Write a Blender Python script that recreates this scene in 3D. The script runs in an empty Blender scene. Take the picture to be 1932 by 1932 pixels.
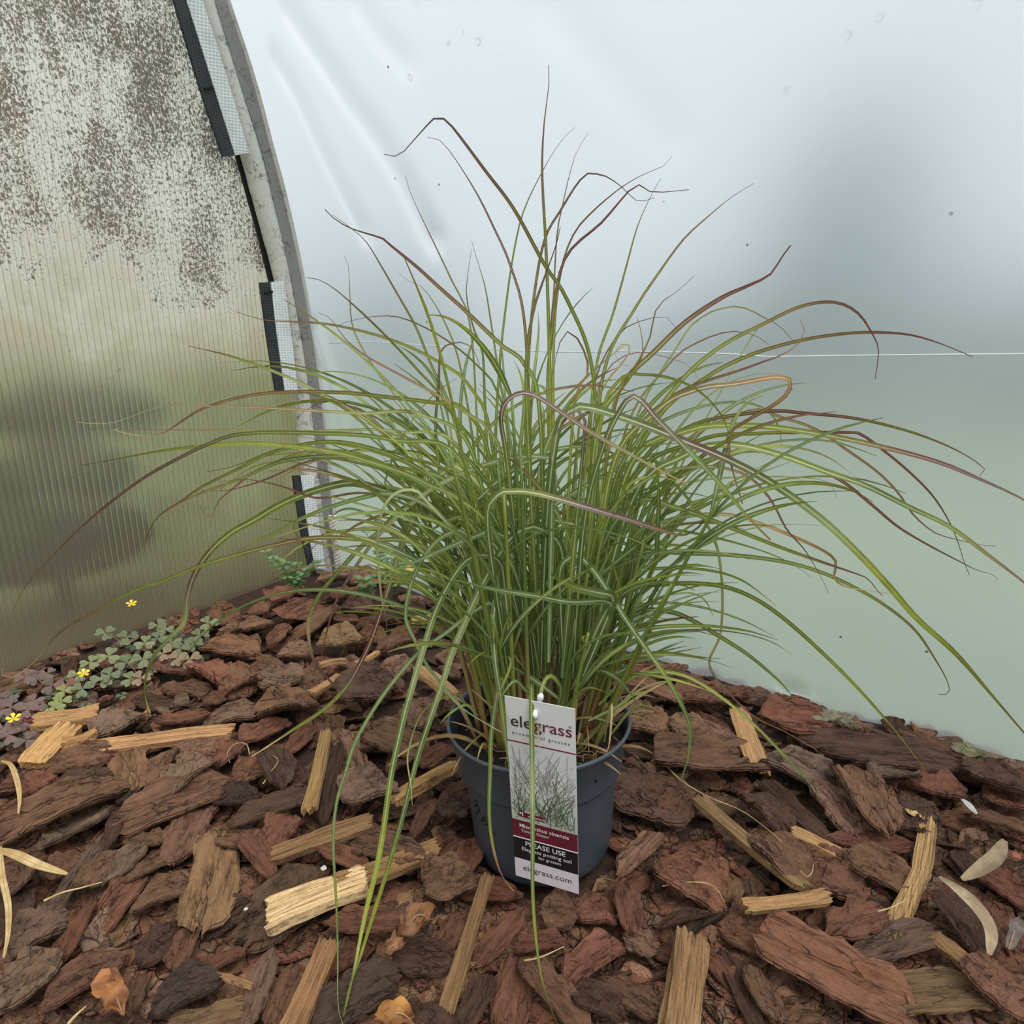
import bpy, math, random
import numpy as np
from mathutils import Vector, Matrix, noise as mnoise

# ------------------------------------------------------------------ camera, sky, exposure
FPX = 1180.0; PITCH = math.radians(14.17); CAMH = 0.515
scn = bpy.context.scene
col = scn.collection
cam_d = bpy.data.cameras.new('camera'); cam = bpy.data.objects.new('camera', cam_d); col.objects.link(cam)
cam_d.sensor_fit = 'HORIZONTAL'; cam_d.sensor_width = 36.0; cam_d.lens = FPX / 1932.0 * 36.0
cam_d.clip_start = 0.01; cam_d.clip_end = 200
cam.location = (0, 0, CAMH); cam.rotation_euler = (math.pi / 2 - PITCH, 0, 0)
scn.camera = cam

world = bpy.data.worlds.new('overcast_sky'); scn.world = world; world.use_nodes = True
wn = world.node_tree.nodes; wl = world.node_tree.links; wn.clear()
wo = wn.new('ShaderNodeOutputWorld'); wb = wn.new('ShaderNodeBackground')
wt = wn.new('ShaderNodeTexCoord'); ws = wn.new('ShaderNodeSeparateXYZ'); wr = wn.new('ShaderNodeValToRGB')
wl.new(wt.outputs['Generated'], ws.inputs[0]); wl.new(ws.outputs['Z'], wr.inputs[0])
wr.color_ramp.elements[0].position = 0.0; wr.color_ramp.elements[0].color = (0.62, 0.66, 0.70, 1)
wr.color_ramp.elements[1].position = 0.9; wr.color_ramp.elements[1].color = (1.0, 1.0, 1.0, 1)
wl.new(wr.outputs[0], wb.inputs[0]); wb.inputs[1].default_value = 1.25
wl.new(wb.outputs[0], wo.inputs[0])
sun_d = bpy.data.lights.new('overcast_sun', 'SUN'); sun_d.energy = 2.6; sun_d.angle = math.radians(32); sun_d.color = (1.0, .955, .90)
sun = bpy.data.objects.new('overcast_sun', sun_d); col.objects.link(sun)
sun.rotation_euler = (math.radians(22), math.radians(14), 0)

scn.view_settings.view_transform = 'Standard'; scn.view_settings.look = 'None'
scn.view_settings.gamma = 1.0; scn.view_settings.use_curve_mapping = False
scn.view_settings.exposure = 0.0
scn.cycles.use_denoising = True
scn.cycles.max_bounces = 10; scn.cycles.transmission_bounces = 8; scn.cycles.diffuse_bounces = 4
scn.cycles.caustics_refractive = True; scn.cycles.sample_clamp_indirect = 6.0

# ------------------------------------------------------------------ helpers
rnd = random.Random(7)
CO = np.array([0, 0, CAMH])
FW = np.array([0, math.cos(PITCH), -math.sin(PITCH)]); UP = np.array([0, math.sin(PITCH), math.cos(PITCH)])
def ray(x, y): return np.array([(x - 966) / FPX, 0, 0]) + FW + UP * ((966 - y) / FPX)
def at_z(x, y, z=0.0):
    d = ray(x, y); return CO + d * ((z - CAMH) / d[2])
def at_y(x, y, Y):
    d = ray(x, y); return CO + d * (Y / d[1])
def depth_of(p): return float((np.asarray(p) - CO) @ FW)
def lin(r, g, b):
    def c(v):
        v /= 255.0
        return v / 12.92 if v <= .04045 else ((v + .055) / 1.055) ** 2.4
    return (c(r), c(g), c(b), 1.0)

def mesh(name, verts, faces, mat=None, parent=None, smooth=False, link=True):
    m = bpy.data.meshes.new(name)
    m.from_pydata([tuple(map(float, v)) for v in verts], [], [tuple(map(int, q)) for q in faces])
    if smooth: m.polygons.foreach_set('use_smooth', [True] * len(m.polygons))
    m.update()
    if mat: m.materials.append(mat)
    if not link: return m
    o = bpy.data.objects.new(name, m); col.objects.link(o)
    if parent: o.parent = parent
    return o
def inst(name, me, parent=None):
    o = bpy.data.objects.new(name, me); col.objects.link(o)
    if parent: o.parent = parent
    return o
def empty(name, loc=(0, 0, 0)):
    o = bpy.data.objects.new(name, None); col.objects.link(o); o.location = loc; o.empty_display_size = .02; return o
def tag(o, label=None, cat=None, group=None, kind=None):
    if label: o['label'] = label
    if cat: o['category'] = cat
    if group: o['group'] = group
    if kind: o['kind'] = kind
    return o
def point_color(me, cols, name='Col'):
    a = me.color_attributes.new(name, 'FLOAT_COLOR', 'POINT')
    a.data.foreach_set('color', np.asarray(cols, dtype=np.float32).ravel())
def point_float(me, vals, name):
    a = me.attributes.new(name, 'FLOAT', 'POINT'); a.data.foreach_set('value', np.asarray(vals, dtype=np.float32))

def catmull(P, n):
    P = [np.asarray(p, float) for p in P]
    if len(P) == 2: return [P[0] + (P[1] - P[0]) * i / n for i in range(n + 1)]
    Q = [2 * P[0] - P[1]] + P + [2 * P[-1] - P[-2]]
    dens = []
    k = 8
    for i in range(1, len(Q) - 2):
        for j in range(k):
            t = j / k; a, b, c, d = Q[i - 1], Q[i], Q[i + 1], Q[i + 2]
            dens.append(.5 * ((2 * b) + (-a + c) * t + (2 * a - 5 * b + 4 * c - d) * t * t + (-a + 3 * b - 3 * c + d) * t ** 3))
    dens.append(P[-1]); dens = np.array(dens)
    s = np.concatenate([[0], np.cumsum(np.linalg.norm(np.diff(dens, axis=0), axis=1))])
    q = np.linspace(0, s[-1], n + 1)
    return [np.array([np.interp(t, s, dens[:, k]) for k in range(3)]) for t in q]

def nrm(v):
    l = np.linalg.norm(v); return v / l if l > 1e-12 else v
def tube(verts, faces, path, rad, sides=8, cap=True):
    b = len(verts); n = len(path); ref = np.array([.3, .2, .93])
    for i, p in enumerate(path):
        t = nrm(path[min(i + 1, n - 1)] - path[max(i - 1, 0)])
        a = nrm(np.cross(t, ref)); c = np.cross(t, a)
        r = rad[i] if hasattr(rad, '__len__') else rad
        for k in range(sides):
            w = 2 * math.pi * k / sides; verts.append(p + r * (math.cos(w) * a + math.sin(w) * c))
    for i in range(n - 1):
        for k in range(sides):
            k2 = (k + 1) % sides
            faces.append((b + i * sides + k, b + i * sides + k2, b + (i + 1) * sides + k2, b + (i + 1) * sides + k))
    if cap:
        faces.append(tuple(b + k for k in range(sides))[::-1]); faces.append(tuple(b + (n - 1) * sides + k for k in range(sides)))

# node helper
class NT:
    def __init__(s, name):
        s.m = bpy.data.materials.new(name); s.m.use_nodes = True
        s.t = s.m.node_tree; s.t.nodes.clear(); s.out = s.t.nodes.new('ShaderNodeOutputMaterial')
    def n(s, typ, ins=None, **kw):
        nd = s.t.nodes.new('ShaderNode' + typ)
        for k, v in kw.items(): setattr(nd, k, v)
        for k, v in (ins or {}).items():
            if hasattr(v, 'is_linked') or hasattr(v, 'links'): s.t.links.new(v, nd.inputs[k])
            else: nd.inputs[k].default_value = v
        return nd
    def ramp(s, fac, stops, interp='LINEAR'):
        nd = s.n('ValToRGB', {0: fac}); cr = nd.color_ramp; cr.interpolation = interp
        while len(cr.elements) < len(stops): cr.elements.new(0.5)
        for e, (p, c) in zip(cr.elements, stops):
            e.position = p; e.color = c if hasattr(c, '__len__') else (c, c, c, 1)
        return nd.outputs[0]
    def mix(s, fac, a, b, mode='MIX'):
        nd = s.n('Mix', data_type='RGBA', blend_type=mode)
        for k, v in ((0, fac), (6, a), (7, b)):
            if hasattr(v, 'links'): s.t.links.new(v, nd.inputs[k])
            else: nd.inputs[k].default_value = v
        return nd.outputs[2]
    def math(s, op, a, b=0.0, clamp=False):
        nd = s.n('Math', operation=op, use_clamp=clamp)
        for k, v in ((0, a), (1, b)):
            if hasattr(v, 'links'): s.t.links.new(v, nd.inputs[k])
            else: nd.inputs[k].default_value = v
        return nd.outputs[0]
    def bsdf(s, color, rough=.6, normal=None, **kw):
        nd = s.n('BsdfPrincipled')
        for k, v in [('Base Color', color), ('Roughness', rough)] + ([('Normal', normal)] if normal else []) + list(kw.items()):
            if hasattr(v, 'links'): s.t.links.new(v, nd.inputs[k])
            else: nd.inputs[k].default_value = v
        return nd.outputs[0]
    def mixs(s, fac, a, b):
        nd = s.n('MixShader'); 
        if hasattr(fac, 'links'): s.t.links.new(fac, nd.inputs[0])
        else: nd.inputs[0].default_value = fac
        s.t.links.new(a, nd.inputs[1]); s.t.links.new(b, nd.inputs[2]); return nd.outputs[0]
    def bump(s, h, strength=.5, dist=.002):
        return s.n('Bump', {'Height': h, 'Strength': strength, 'Distance': dist}).outputs[0]
    def done(s, sh):
        s.t.links.new(sh, s.out.inputs[0]); return s.m

def plain(name, rgb, rough=.6, noise=0.0, scale=60.0, **kw):
    t = NT(name); c = lin(*rgb)
    tc = t.n('TexCoord').outputs['Object']
    nz = t.n('TexNoise', {'Vector': tc, 'Scale': scale, 'Detail': 4.0}).outputs[0]
    k = t.ramp(nz, [(.3, (max(0, 1 - noise),) * 3 + (1,)), (.7, (1 + noise,) * 3 + (1,))])
    return t.done(t.bsdf(t.mix(1.0, c, k, 'MULTIPLY'), rough, **kw))

# ------------------------------------------------------------------ the two walls: axes and the arch curve
D1 = np.array([-.569, -.823, 0.]); D1 /= np.linalg.norm(D1)      # along the clear end wall, towards the viewer
D2 = np.array([-D1[1], D1[0], 0.])                                # along the film side wall, to the right
C0 = at_z(648, 1072); C0 = C0 - D2 * 0.07
def on_plane(x, y, o):
    d = ray(x, y); t = ((C0 + D2 * o - CO) @ D2) / (d @ D2); return CO + d * t
def uz(x, y, o):
    p = on_plane(x, y, o); return float((p - C0) @ D1), float(p[2])
film_px = [(432, 0), (488, 180), (520, 290), (544, 390), (576, 520), (596, 640), (611, 770), (633, 960), (648, 1070)]
fu = np.array([uz(x, y, .07) for x, y in film_px])
film_fit = np.polyfit(fu[:, 1], fu[:, 0], 3)
ZTOP = float(fu[:, 1].max())
_sl = np.polyval(np.polyder(film_fit), ZTOP)
def film_u(z):
    z = np.asarray(z, float); lo = np.polyval(film_fit, np.minimum(z, ZTOP))
    e = np.maximum(z - ZTOP, 0); return lo + _sl * e + .45 * e * e
def wpt(u, z, o): return C0 + D1 * u + D2 * o + np.array([0, 0, z])
def px_curve(pts, o, n):
    P = [on_plane(x, y, o) for x, y in pts]; P.sort(key=lambda p: p[2]); return catmull(P, n)
def push_inside(p, m=.012):
    """keep a point inside both walls by shortening its line of sight"""
    p = np.asarray(p, float)
    for _ in range(60):
        r = p - C0; s = r @ D2; u = r @ D1
        if s > .07 + m and u > float(film_u(p[2])) + m: break
        p = CO + (p - CO) * .985
    return p
# ------------------------------------------------------------------ structure materials
def film_material():
    t = NT('greenhouse_film'); tc = t.n('TexCoord').outputs['Object']
    haze = t.n('TexNoise', {'Vector': tc, 'Scale': 5.0, 'Detail': 3.0}).outputs[0]
    fine = t.n('TexNoise', {'Vector': tc, 'Scale': 220.0, 'Detail': 2.0}).outputs[0]
    bmp = t.bump(fine, .12, .001)
    tr = t.n('BsdfTranslucent', {'Color': (.86, .90, .93, 1)}).outputs[0]
    rf = t.n('BsdfRefraction', {'Color': (.875, .93, .975, 1), 'Roughness': .60, 'IOR': 1.32, 'Normal': bmp}, distribution='BECKMANN').outputs[0]
    df = t.n('BsdfDiffuse', {'Color': (.80, .83, .84, 1)}).outputs[0]
    body = t.mixs(t.ramp(haze, [(.3, .36), (.7, .42)]), rf, tr)
    # dried water rings and pale blotches, dark fly specks
    v = t.n('TexVoronoi', {'Vector': tc, 'Scale': 42.0, 'Randomness': 1.0}, feature='F1')
    ring = t.ramp(v.outputs['Distance'], [(.10, 0), (.16, 1), (.20, 1), (.27, 0)])
    v2 = t.n('TexNoise', {'Vector': tc, 'Scale': 60.0, 'Detail': 3.0}).outputs[0]
    pick = t.ramp(t.n('SeparateColor', {0: v.outputs['Color']}).outputs[0], [(.80, 0), (.84, 1)])
    big = t.ramp(t.n('TexNoise', {'Vector': tc, 'Scale': 3.0, 'Detail': 1.0}).outputs[0], [(.48, 0), (.60, 1)])
    rings = t.math('MULTIPLY', t.math('MULTIPLY', ring, pick), t.math('MULTIPLY', big, t.ramp(v2, [(.42, 0), (.58, .4)])))
    sh = t.mixs(t.math('ADD', rings, .08), body, df)
    sp = t.n('TexVoronoi', {'Vector': tc, 'Scale': 16.0, 'Randomness': 1.0}, feature='F1')
    speck = t.math('MULTIPLY', t.ramp(sp.outputs['Distance'], [(.028, 1), (.042, 0)]),
                   t.ramp(t.n('SeparateColor', {0: sp.outputs['Color']}).outputs[1], [(.35, 0), (.40, 1)]))
    dk = t.n('BsdfDiffuse', {'Color': lin(60, 62, 66)}).outputs[0]
    return t.done(t.mixs(t.math('MULTIPLY', speck, .8), sh, dk))

def panel_material():
    t = NT('twinwall_polycarbonate'); tc = t.n('TexCoord').outputs['UV']        # u, z in metres
    sx = t.n('SeparateXYZ', {0: tc}); U, Z = sx.outputs[0], sx.outputs[1]
    mp = t.n('Mapping', {'Vector': tc, 'Scale': (1.0, .72, 1.0)}).outputs[0]
    n1 = t.n('TexNoise', {'Vector': mp, 'Scale': 5.0, 'Detail': 5.0, 'Roughness': .65}).outputs[0]
    n2 = t.n('TexNoise', {'Vector': mp, 'Scale': 230.0, 'Detail': 4.0, 'Roughness': .75, 'Distortion': .8}).outputs[0]
    n3 = t.n('TexNoise', {'Vector': mp, 'Scale': 22.0, 'Detail': 4.0, 'Roughness': .7}).outputs[0]
    # algae grows down from the top to a ragged lower edge
    edge = t.math('ADD', t.math('ADD', Z, t.math('MULTIPLY', t.math('SUBTRACT', n1, .5), .55)), t.math('MULTIPLY', t.math('SUBTRACT', n3, .5), .30))
    grow = t.ramp(t.math('SUBTRACT', edge, .34), [(.27, 0), (.36, .8), (.6, 1)])
    mp2 = t.n('Mapping', {'Vector': tc, 'Scale': (1.5, .55, 1.0), 'Rotation': (0, 0, .18)}).outputs[0]
    n4 = t.n('TexNoise', {'Vector': mp2, 'Scale': 9.0, 'Detail': 5.0, 'Roughness': .6}).outputs[0]
    clear = t.ramp(n4, [(.36, 1.25), (.50, .95), (.62, .55)])
    thr = t.math('MULTIPLY', t.math('MULTIPLY', grow, clear), .185)
    spots = t.ramp(t.math('ADD', t.math('SUBTRACT', n2, .60), thr), [(.03, 0), (.09, 1)])
    low = t.math('MULTIPLY', t.ramp(n3, [(.60, 0), (.72, 1)]), t.ramp(n2, [(.55, 0), (.62, 1)]))
    spots = t.math('MAXIMUM', spots, t.math('MULTIPLY', low, .55))
    algc = t.ramp(n3, [(.3, lin(104, 98, 92)), (.6, lin(116, 100, 84)), (.75, lin(112, 110, 80))])
    # chalky bloom on the weathered upper sheet, yellow-olive grime below
    bloom = t.ramp(t.math('SUBTRACT', edge, .30), [(.22, 0), (.55, 1)])
    olive = t.ramp(n1, [(.35, lin(192, 182, 146)), (.65, lin(212, 204, 170))])
    tint = t.mix(bloom, olive, lin(252, 251, 242))
    lines = t.ramp(t.math('FRACT', t.math('DIVIDE', U, .0105)), [(0, .55), (.10, .55), (.2, 1), (1, 1)])
    tint2 = t.mix(1.0, tint, lines, 'MULTIPLY')
    tr = t.n('BsdfTranslucent', {'Color': tint2}).outputs[0]
    rf = t.n('BsdfRefraction', {'Color': tint2, 'Roughness': .32, 'IOR': 1.3}, distribution='BECKMANN').outputs[0]
    gl = t.n('BsdfGlossy', {'Color': (.9, .9, .9, 1), 'Roughness': .28}).outputs[0]
    body = t.mixs(t.ramp(bloom, [(0, .12), (1, .8)]), rf, tr)
    body = t.mixs(.07, body, gl)
    df = t.n('BsdfDiffuse', {'Color': lin(225, 224, 208)}).outputs[0]
    body = t.mixs(t.ramp(bloom, [(0, .08), (1, .25)]), body, df)
    al = t.n('BsdfDiffuse', {'Color': algc}).outputs[0]
    dust = t.math('MULTIPLY', t.ramp(t.math('ADD', Z, t.math('MULTIPLY', n3, .25)), [(.08, .75), (.36, .0)]), .8)
    body = t.mixs(dust, body, t.n('BsdfDiffuse', {'Color': lin(128, 112, 90)}).outputs[0])
    yel = t.math('MULTIPLY', t.ramp(n3, [(.5, 0), (.66, .7)]), t.ramp(U, [(.02, 1), (.16, 0)]))
    body = t.mixs(yel, body, t.n('BsdfTranslucent', {'Color': lin(176, 166, 100)}).outputs[0])
    return t.done(t.mixs(t.math('MULTIPLY', spots, .92), body, al))

def paint_material(name, rgb, crack=.5, dirty=(70, 66, 62)):
    t = NT(name); tc = t.n('TexCoord').outputs['Object']
    a = t.n('TexNoise', {'Vector': tc, 'Scale': 34.0, 'Detail': 6.0, 'Roughness': .7}).outputs[0]
    b = t.n('TexNoise', {'Vector': tc, 'Scale': 130.0, 'Detail': 4.0, 'Roughness': .7}).outputs[0]
    m = t.math('MULTIPLY', t.ramp(a, [(.47, 0), (.62, 1)]), t.ramp(b, [(.50, 0), (.60, 1)]))
    vo = t.n('TexVoronoi', {'Vector': t.n('Mapping', {'Vector': tc, 'Scale': (1, 1, .35)}).outputs[0], 'Scale': 55.0}, feature='DISTANCE_TO_EDGE').outputs[0]
    cr = t.math('MULTIPLY', t.ramp(vo, [(.0, 1), (.025, 0)]), t.ramp(a, [(.52, 0), (.60, 1)]))
    c = t.mix(t.math('MULTIPLY', t.math('MAXIMUM', m, cr), crack), t.mix(b, lin(*rgb), lin(*[max(0, v - 26) for v in rgb])), lin(*dirty))
    return t.done(t.bsdf(c, .75, t.bump(t.math('SUBTRACT', b, cr), .5, .002)))

def weave_material(name, a, b, s=95.0):
    t = NT(name); tc = t.n('TexCoord').outputs['UV']
    sx = t.n('SeparateXYZ', {0: tc})
    w = t.math('MULTIPLY', t.math('SINE', t.math('MULTIPLY', sx.outputs[0], 2 * math.pi * s)), t.math('SINE', t.math('MULTIPLY', sx.outputs[1], 2 * math.pi * s)))
    k = t.ramp(t.math('ABSOLUTE', w), [(.15, 0), (.7, 1)])
    nz = t.n('TexNoise', {'Vector': tc, 'Scale': 25.0, 'Detail': 3.0}).outputs[0]
    c = t.mix(k, lin(*a), lin(*b)); c = t.mix(t.ramp(nz, [(.5, 0), (.8, .25)]), c, lin(90, 88, 84))
    return t.done(t.bsdf(c, .7, t.bump(k, .5, .001)))

M_film = film_material(); M_panel = panel_material()
M_pipe = paint_material('flaking_white_paint', (226, 224, 218), .75)
M_batten = paint_material('weathered_grey_paint', (150, 150, 148), .6)
M_edge = paint_material('off_white_paint', (225, 222, 216), .35)
M_dark = weave_material('dark_woven_tape', (52, 58, 62), (26, 30, 33))
M_white = weave_material('white_woven_tape', (244, 248, 250), (206, 216, 220))

# ------------------------------------------------------------------ ground inside and outside
def soil_material():
    t = NT('damp_soil'); tc = t.n('TexCoord').outputs['Object']
    a = t.n('TexNoise', {'Vector': tc, 'Scale': 30.0, 'Detail': 6.0}).outputs[0]
    b = t.n('TexNoise', {'Vector': tc, 'Scale': 240.0, 'Detail': 5.0, 'Roughness': .7}).outputs[0]
    c = t.mix(a, lin(40, 27, 22), lin(74, 50, 40)); c = t.mix(t.ramp(b, [(.45, 0), (.7, .6)]), c, lin(104, 74, 58))
    return t.done(t.bsdf(c, .9, t.bump(b, .9, .006)))
M_soil = soil_material()
gx = np.linspace(-1.7, 1.4, 90); gy = np.linspace(-.45, 1.75, 70)
vs, fs, idx = [], [], {}
for j, y in enumerate(gy):
    for i, x in enumerate(gx):
        z = -.010 + .010 * mnoise.noise((x * 9, y * 9, 1.3))
        vs.append((x, y, z))
W_ = len(gx)
for j in range(len(gy) - 1):
    for i in range(len(gx) - 1):
        c = np.array([(gx[i] + gx[i + 1]) / 2, (gy[j] + gy[j + 1]) / 2, 0]) - C0
        if c @ D2 > -.03 and c @ D1 > -.02:
            fs.append((j * W_ + i, j * W_ + i + 1, (j + 1) * W_ + i + 1, (j + 1) * W_ + i))
floor = mesh('floor', vs, fs, M_soil, smooth=True); tag(floor, 'dark soil floor under the bark mulch', None, None, 'structure')

t = NT('lawn_grass'); tc = t.n('TexCoord').outputs['Object']
a = t.n('TexNoise', {'Vector': tc, 'Scale': 1.1, 'Detail': 5.0}).outputs[0]; b = t.n('TexNoise', {'Vector': tc, 'Scale': 40.0, 'Detail': 3.0}).outputs[0]
cc = t.mix(t.ramp(a, [(.35, 0), (.65, 1)]), lin(98, 116, 88), lin(120, 132, 102)); cc = t.mix(t.ramp(b, [(.4, 0), (.8, .5)]), cc, lin(86, 104, 72))
M_lawn = t.done(t.bsdf(cc, .9, t.bump(b, .6, .02)))
lawn = mesh('lawn', [(-40, -40, -.06), (40, -40, -.06), (40, 40, -.06), (-40, 40, -.06)], [(0, 1, 2, 3)], M_lawn)
tag(lawn, 'green lawn seen blurred through the plastic walls', None, None, 'structure')

# ------------------------------------------------------------------ film side wall with wrinkles
def film_hit(x, y):
    d = ray(x, y); lo, hi = .2, 6.0
    g = lambda k: ((CO + d * k - C0) @ D1) - float(film_u((CO + d * k)[2]))
    for _ in range(60):
        mid = (lo + hi) / 2
        if g(mid) > 0: lo = mid
        else: hi = mid
    p = CO + d * lo; return float((p - C0) @ D2), float(p[2])
wr_px = [([(545, 15), (600, 95), (665, 190), (725, 270), (770, 345), (820, 450)], .009, .020),
         ([(520, 110), (560, 175), (600, 260), (650, 360), (690, 440)], .006, .016),
         ([(675, 5), (720, 70), (770, 120)], .004, .02),
         ([(600, 620), (625, 690), (650, 790), (668, 900)], .006, .014),
         ([(610, 700), (630, 800), (645, 900)], .005, .012),
         ([(1040, 20), (1110, 90), (1190, 180), (1260, 260)], .003, .03),
         ([(1230, 1130), (1270, 1170), (1300, 1230), (1330, 1290)], .005, .012),
         ([(1480, 1290), (1500, 1300), (1520, 1312)], .007, .007), ([(1470, 1315), (1500, 1322), (1525, 1318)], -.006, .007)]
segs = []
for pts, amp, w in wr_px:
    q = [film_hit(*p) for p in pts]
    for k in range(len(q) - 1): segs.append((np.array(q[k]), np.array(q[k + 1]), amp, w))
FS = np.concatenate([np.arange(.068, .6, .006), np.arange(.6, 1.75, .012), np.arange(1.75, 3.2, .05)])
FZ = np.concatenate([np.arange(-.06, .3, .01), np.arange(.3, ZTOP + .05, .012), np.arange(ZTOP + .05, ZTOP + .60, .04)])
S, Z = np.meshgrid(FS, FZ)
disp = .004 * np.sin(S * 5.1 + 1.2) * np.sin(Z * 4.3)
best = np.zeros_like(S)
for a, b, amp, w in segs:
    ab = b - a; tt = np.clip(((S - a[0]) * ab[0] + (Z - a[1]) * ab[1]) / (ab @ ab), 0, 1)
    dd = np.hypot(S - a[0] - tt * ab[0], Z - a[1] - tt * ab[1]); v = 1.7 * amp * np.exp(-(dd / w) ** 2)
    best = np.where(np.abs(v) > np.abs(best), v, best)
disp += best
rs = np.random.RandomState(3); cz = film_hit(1500, 1305)
dd = np.hypot(S - cz[0], Z - cz[1]); disp += .004 * rs.uniform(-1, 1, S.shape) * np.exp(-(dd / .035) ** 2)
Uf = film_u(Z) + disp
PV = C0[None, None, :] + D1 * Uf[..., None] + D2 * S[..., None]; PV[..., 2] = Z
nz_, ns_ = S.shape
fs = [(j * ns_ + i + 1, j * ns_ + i, (j + 1) * ns_ + i, (j + 1) * ns_ + i + 1) for j in range(nz_ - 1) for i in range(ns_ - 1)]
film = mesh('wall_right', PV.reshape(-1, 3), fs, M_film, smooth=True)
nn = film.data.polygons[0].normal
if np.dot(np.array(nn), D1) < 0: film.data.flip_normals()
tag(film, 'milky plastic film side wall of the tunnel greenhouse', None, None, 'structure')
# welded seam across the film
seam_px = [(625, 648), (700, 645), (870, 656), (1050, 664), (1200, 663), (1380, 668), (1440, 673), (1600, 671), (1932, 668), (2150, 667)]
v, f = [], []
path = []
for x, y in seam_px:
    s, z = film_hit(x, y); path.append(wpt(float(film_u(z)) + .0055, z, s))
path += [wpt(float(film_u(.517)) + .0055, .517, s_) for s_ in (2.2, 2.7, 3.15) if s_ > s + .1]
tube(v, f, catmull(path, 70), .0011, 5)
seam = mesh('seam', v, f, plain('seam_plastic', (236, 240, 242), .35), film, smooth=True)

# ------------------------------------------------------------------ clear fluted end wall
def wall_top(u):
    zz = np.linspace(-.06, ZTOP + .45, 300); uu = film_u(zz); uu = np.maximum.accumulate(uu)
    return float(np.interp(u, uu, zz))
PIT = .0105
us = np.arange(-.004, 1.75, PIT)
v, f, uv = [], [], []
for u in us:
    zt = min(wall_top(u) - .0, ZTOP + .40)
    if zt < .02: continue
    prof = [(0, .0012), (.0013, .0012), (.0021, 0), (PIT - .0008, 0), (PIT, .0012)]
    b = len(v); zs = np.linspace(-.05, zt, 6)
    for z in zs:
        for du, o in prof:
            v.append(wpt(u + du, z, o)); uv.append((u + du, z))
    k = len(prof)
    for j in range(len(zs) - 1):
        for i in range(k - 1):
            f.append((b + j * k + i, b + (j + 1) * k + i, b + (j + 1) * k + i + 1, b + j * k + i + 1))
panel = mesh('wall_left', v, f, M_panel)
if np.dot(np.array(panel.data.polygons[3].normal), D2) < 0: panel.data.flip_normals()
ul = panel.data.uv_layers.new(name='UVMap')
lo = np.empty(len(panel.data.loops), dtype=np.int32); panel.data.loops.foreach_get('vertex_index', lo)
ul.data.foreach_set('uv', np.array(uv, dtype=np.float32)[lo].ravel())
tag(panel, 'fluted clear plastic end wall, stained with brown algae above', None, None, 'structure')

# ------------------------------------------------------------------ hoop, batten, edge strips, rope
pipe_px = [(372, -60), (389, 0), (430, 140), (474, 290), (498, 380), (537, 530), (567, 720), (596, 960), (614, 1072), (618, 1110)]
v, f = [], []
pp = px_curve(pipe_px, .028, 50); ext = pp[-1] + (pp[-1] - pp[-2]) * 12; pp = list(pp) + catmull([pp[-1], ext], 8)[1:]
pr = [.0225 + .0012 * mnoise.noise((i * .7, 2.2, 0)) for i in range(len(pp))]
tube(v, f, pp, pr, 14)
pipe = mesh('trim_1', v, f, M_pipe, smooth=True); tag(pipe, 'white painted steel hoop with flaking paint', None, None, 'structure')
def ribbon(v, f, A, B, off):
    """a bar between two curves A and B, thickness along off"""
    b = len(v); n = len(A)
    for i in range(n): v += [A[i], B[i], B[i] + off, A[i] + off]
    for i in range(n - 1):
        for k in range(4):
            k2 = (k + 1) % 4; f.append((b + 4 * i + k, b + 4 * i + k2, b + 4 * i + 4 + k2, b + 4 * i + 4 + k))
    f.append((b, b + 3, b + 2, b + 1)); f.append((b + 4 * n - 4, b + 4 * n - 3, b + 4 * n - 2, b + 4 * n - 1))
def ext_up(P, k=12): P = list(P); return P + catmull([P[-1], P[-1] + (P[-1] - P[-2]) * k], 6)[1:]
bl_px = [(400, -20), (405, 0), (448, 140), (496, 290), (517, 380), (550, 530), (582, 720), (609, 960), (627, 1072), (630, 1100)]
br_px = [(423, -20), (428, 0), (474, 140), (514, 290), (538, 380), (571, 530), (602, 720), (628, 960), (642, 1072), (646, 1100)]
v, f = [], []
ribbon(v, f, ext_up(px_curve(bl_px, .052, 40)), ext_up(px_curve(br_px, .060, 40)), -D2 * .012)
batten = mesh('trim_2', v, f, M_batten); tag(batten, 'grey weathered batten along the hoop', None, None, 'structure')
e2_px = [(x + 7, y) for x, y in br_px]
v, f = [], []
ribbon(v, f, ext_up(px_curve(br_px, .062, 40)), ext_up(px_curve(e2_px, .069, 40)), -D2 * .006)
edge = mesh('trim_3', v, f, M_edge); tag(edge, 'thin off-white edge where the film is gripped', None, None, 'structure')
gp = [(446, 292), (468, 372), (491, 455), (510, 535)]  # black strip added to paint the shaded gap left of the hoop
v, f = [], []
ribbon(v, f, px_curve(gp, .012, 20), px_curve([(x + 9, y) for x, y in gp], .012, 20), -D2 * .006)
gap = mesh('gap_shade_strip', v, f, plain('gap_shade_black', (26, 26, 27), .8)); tag(gap, 'black strip standing in for the shade between the clear wall and the hoop', None, None, 'structure')
def uvstrip(o):
    me = o.data; u = me.uv_layers.new(name='UVMap')
    for lp in me.loops:
        c = me.vertices[lp.vertex_index].co; r = np.array(c) - C0; u.data[lp.index].uv = (float(r @ D1), float(c[2]))
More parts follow.
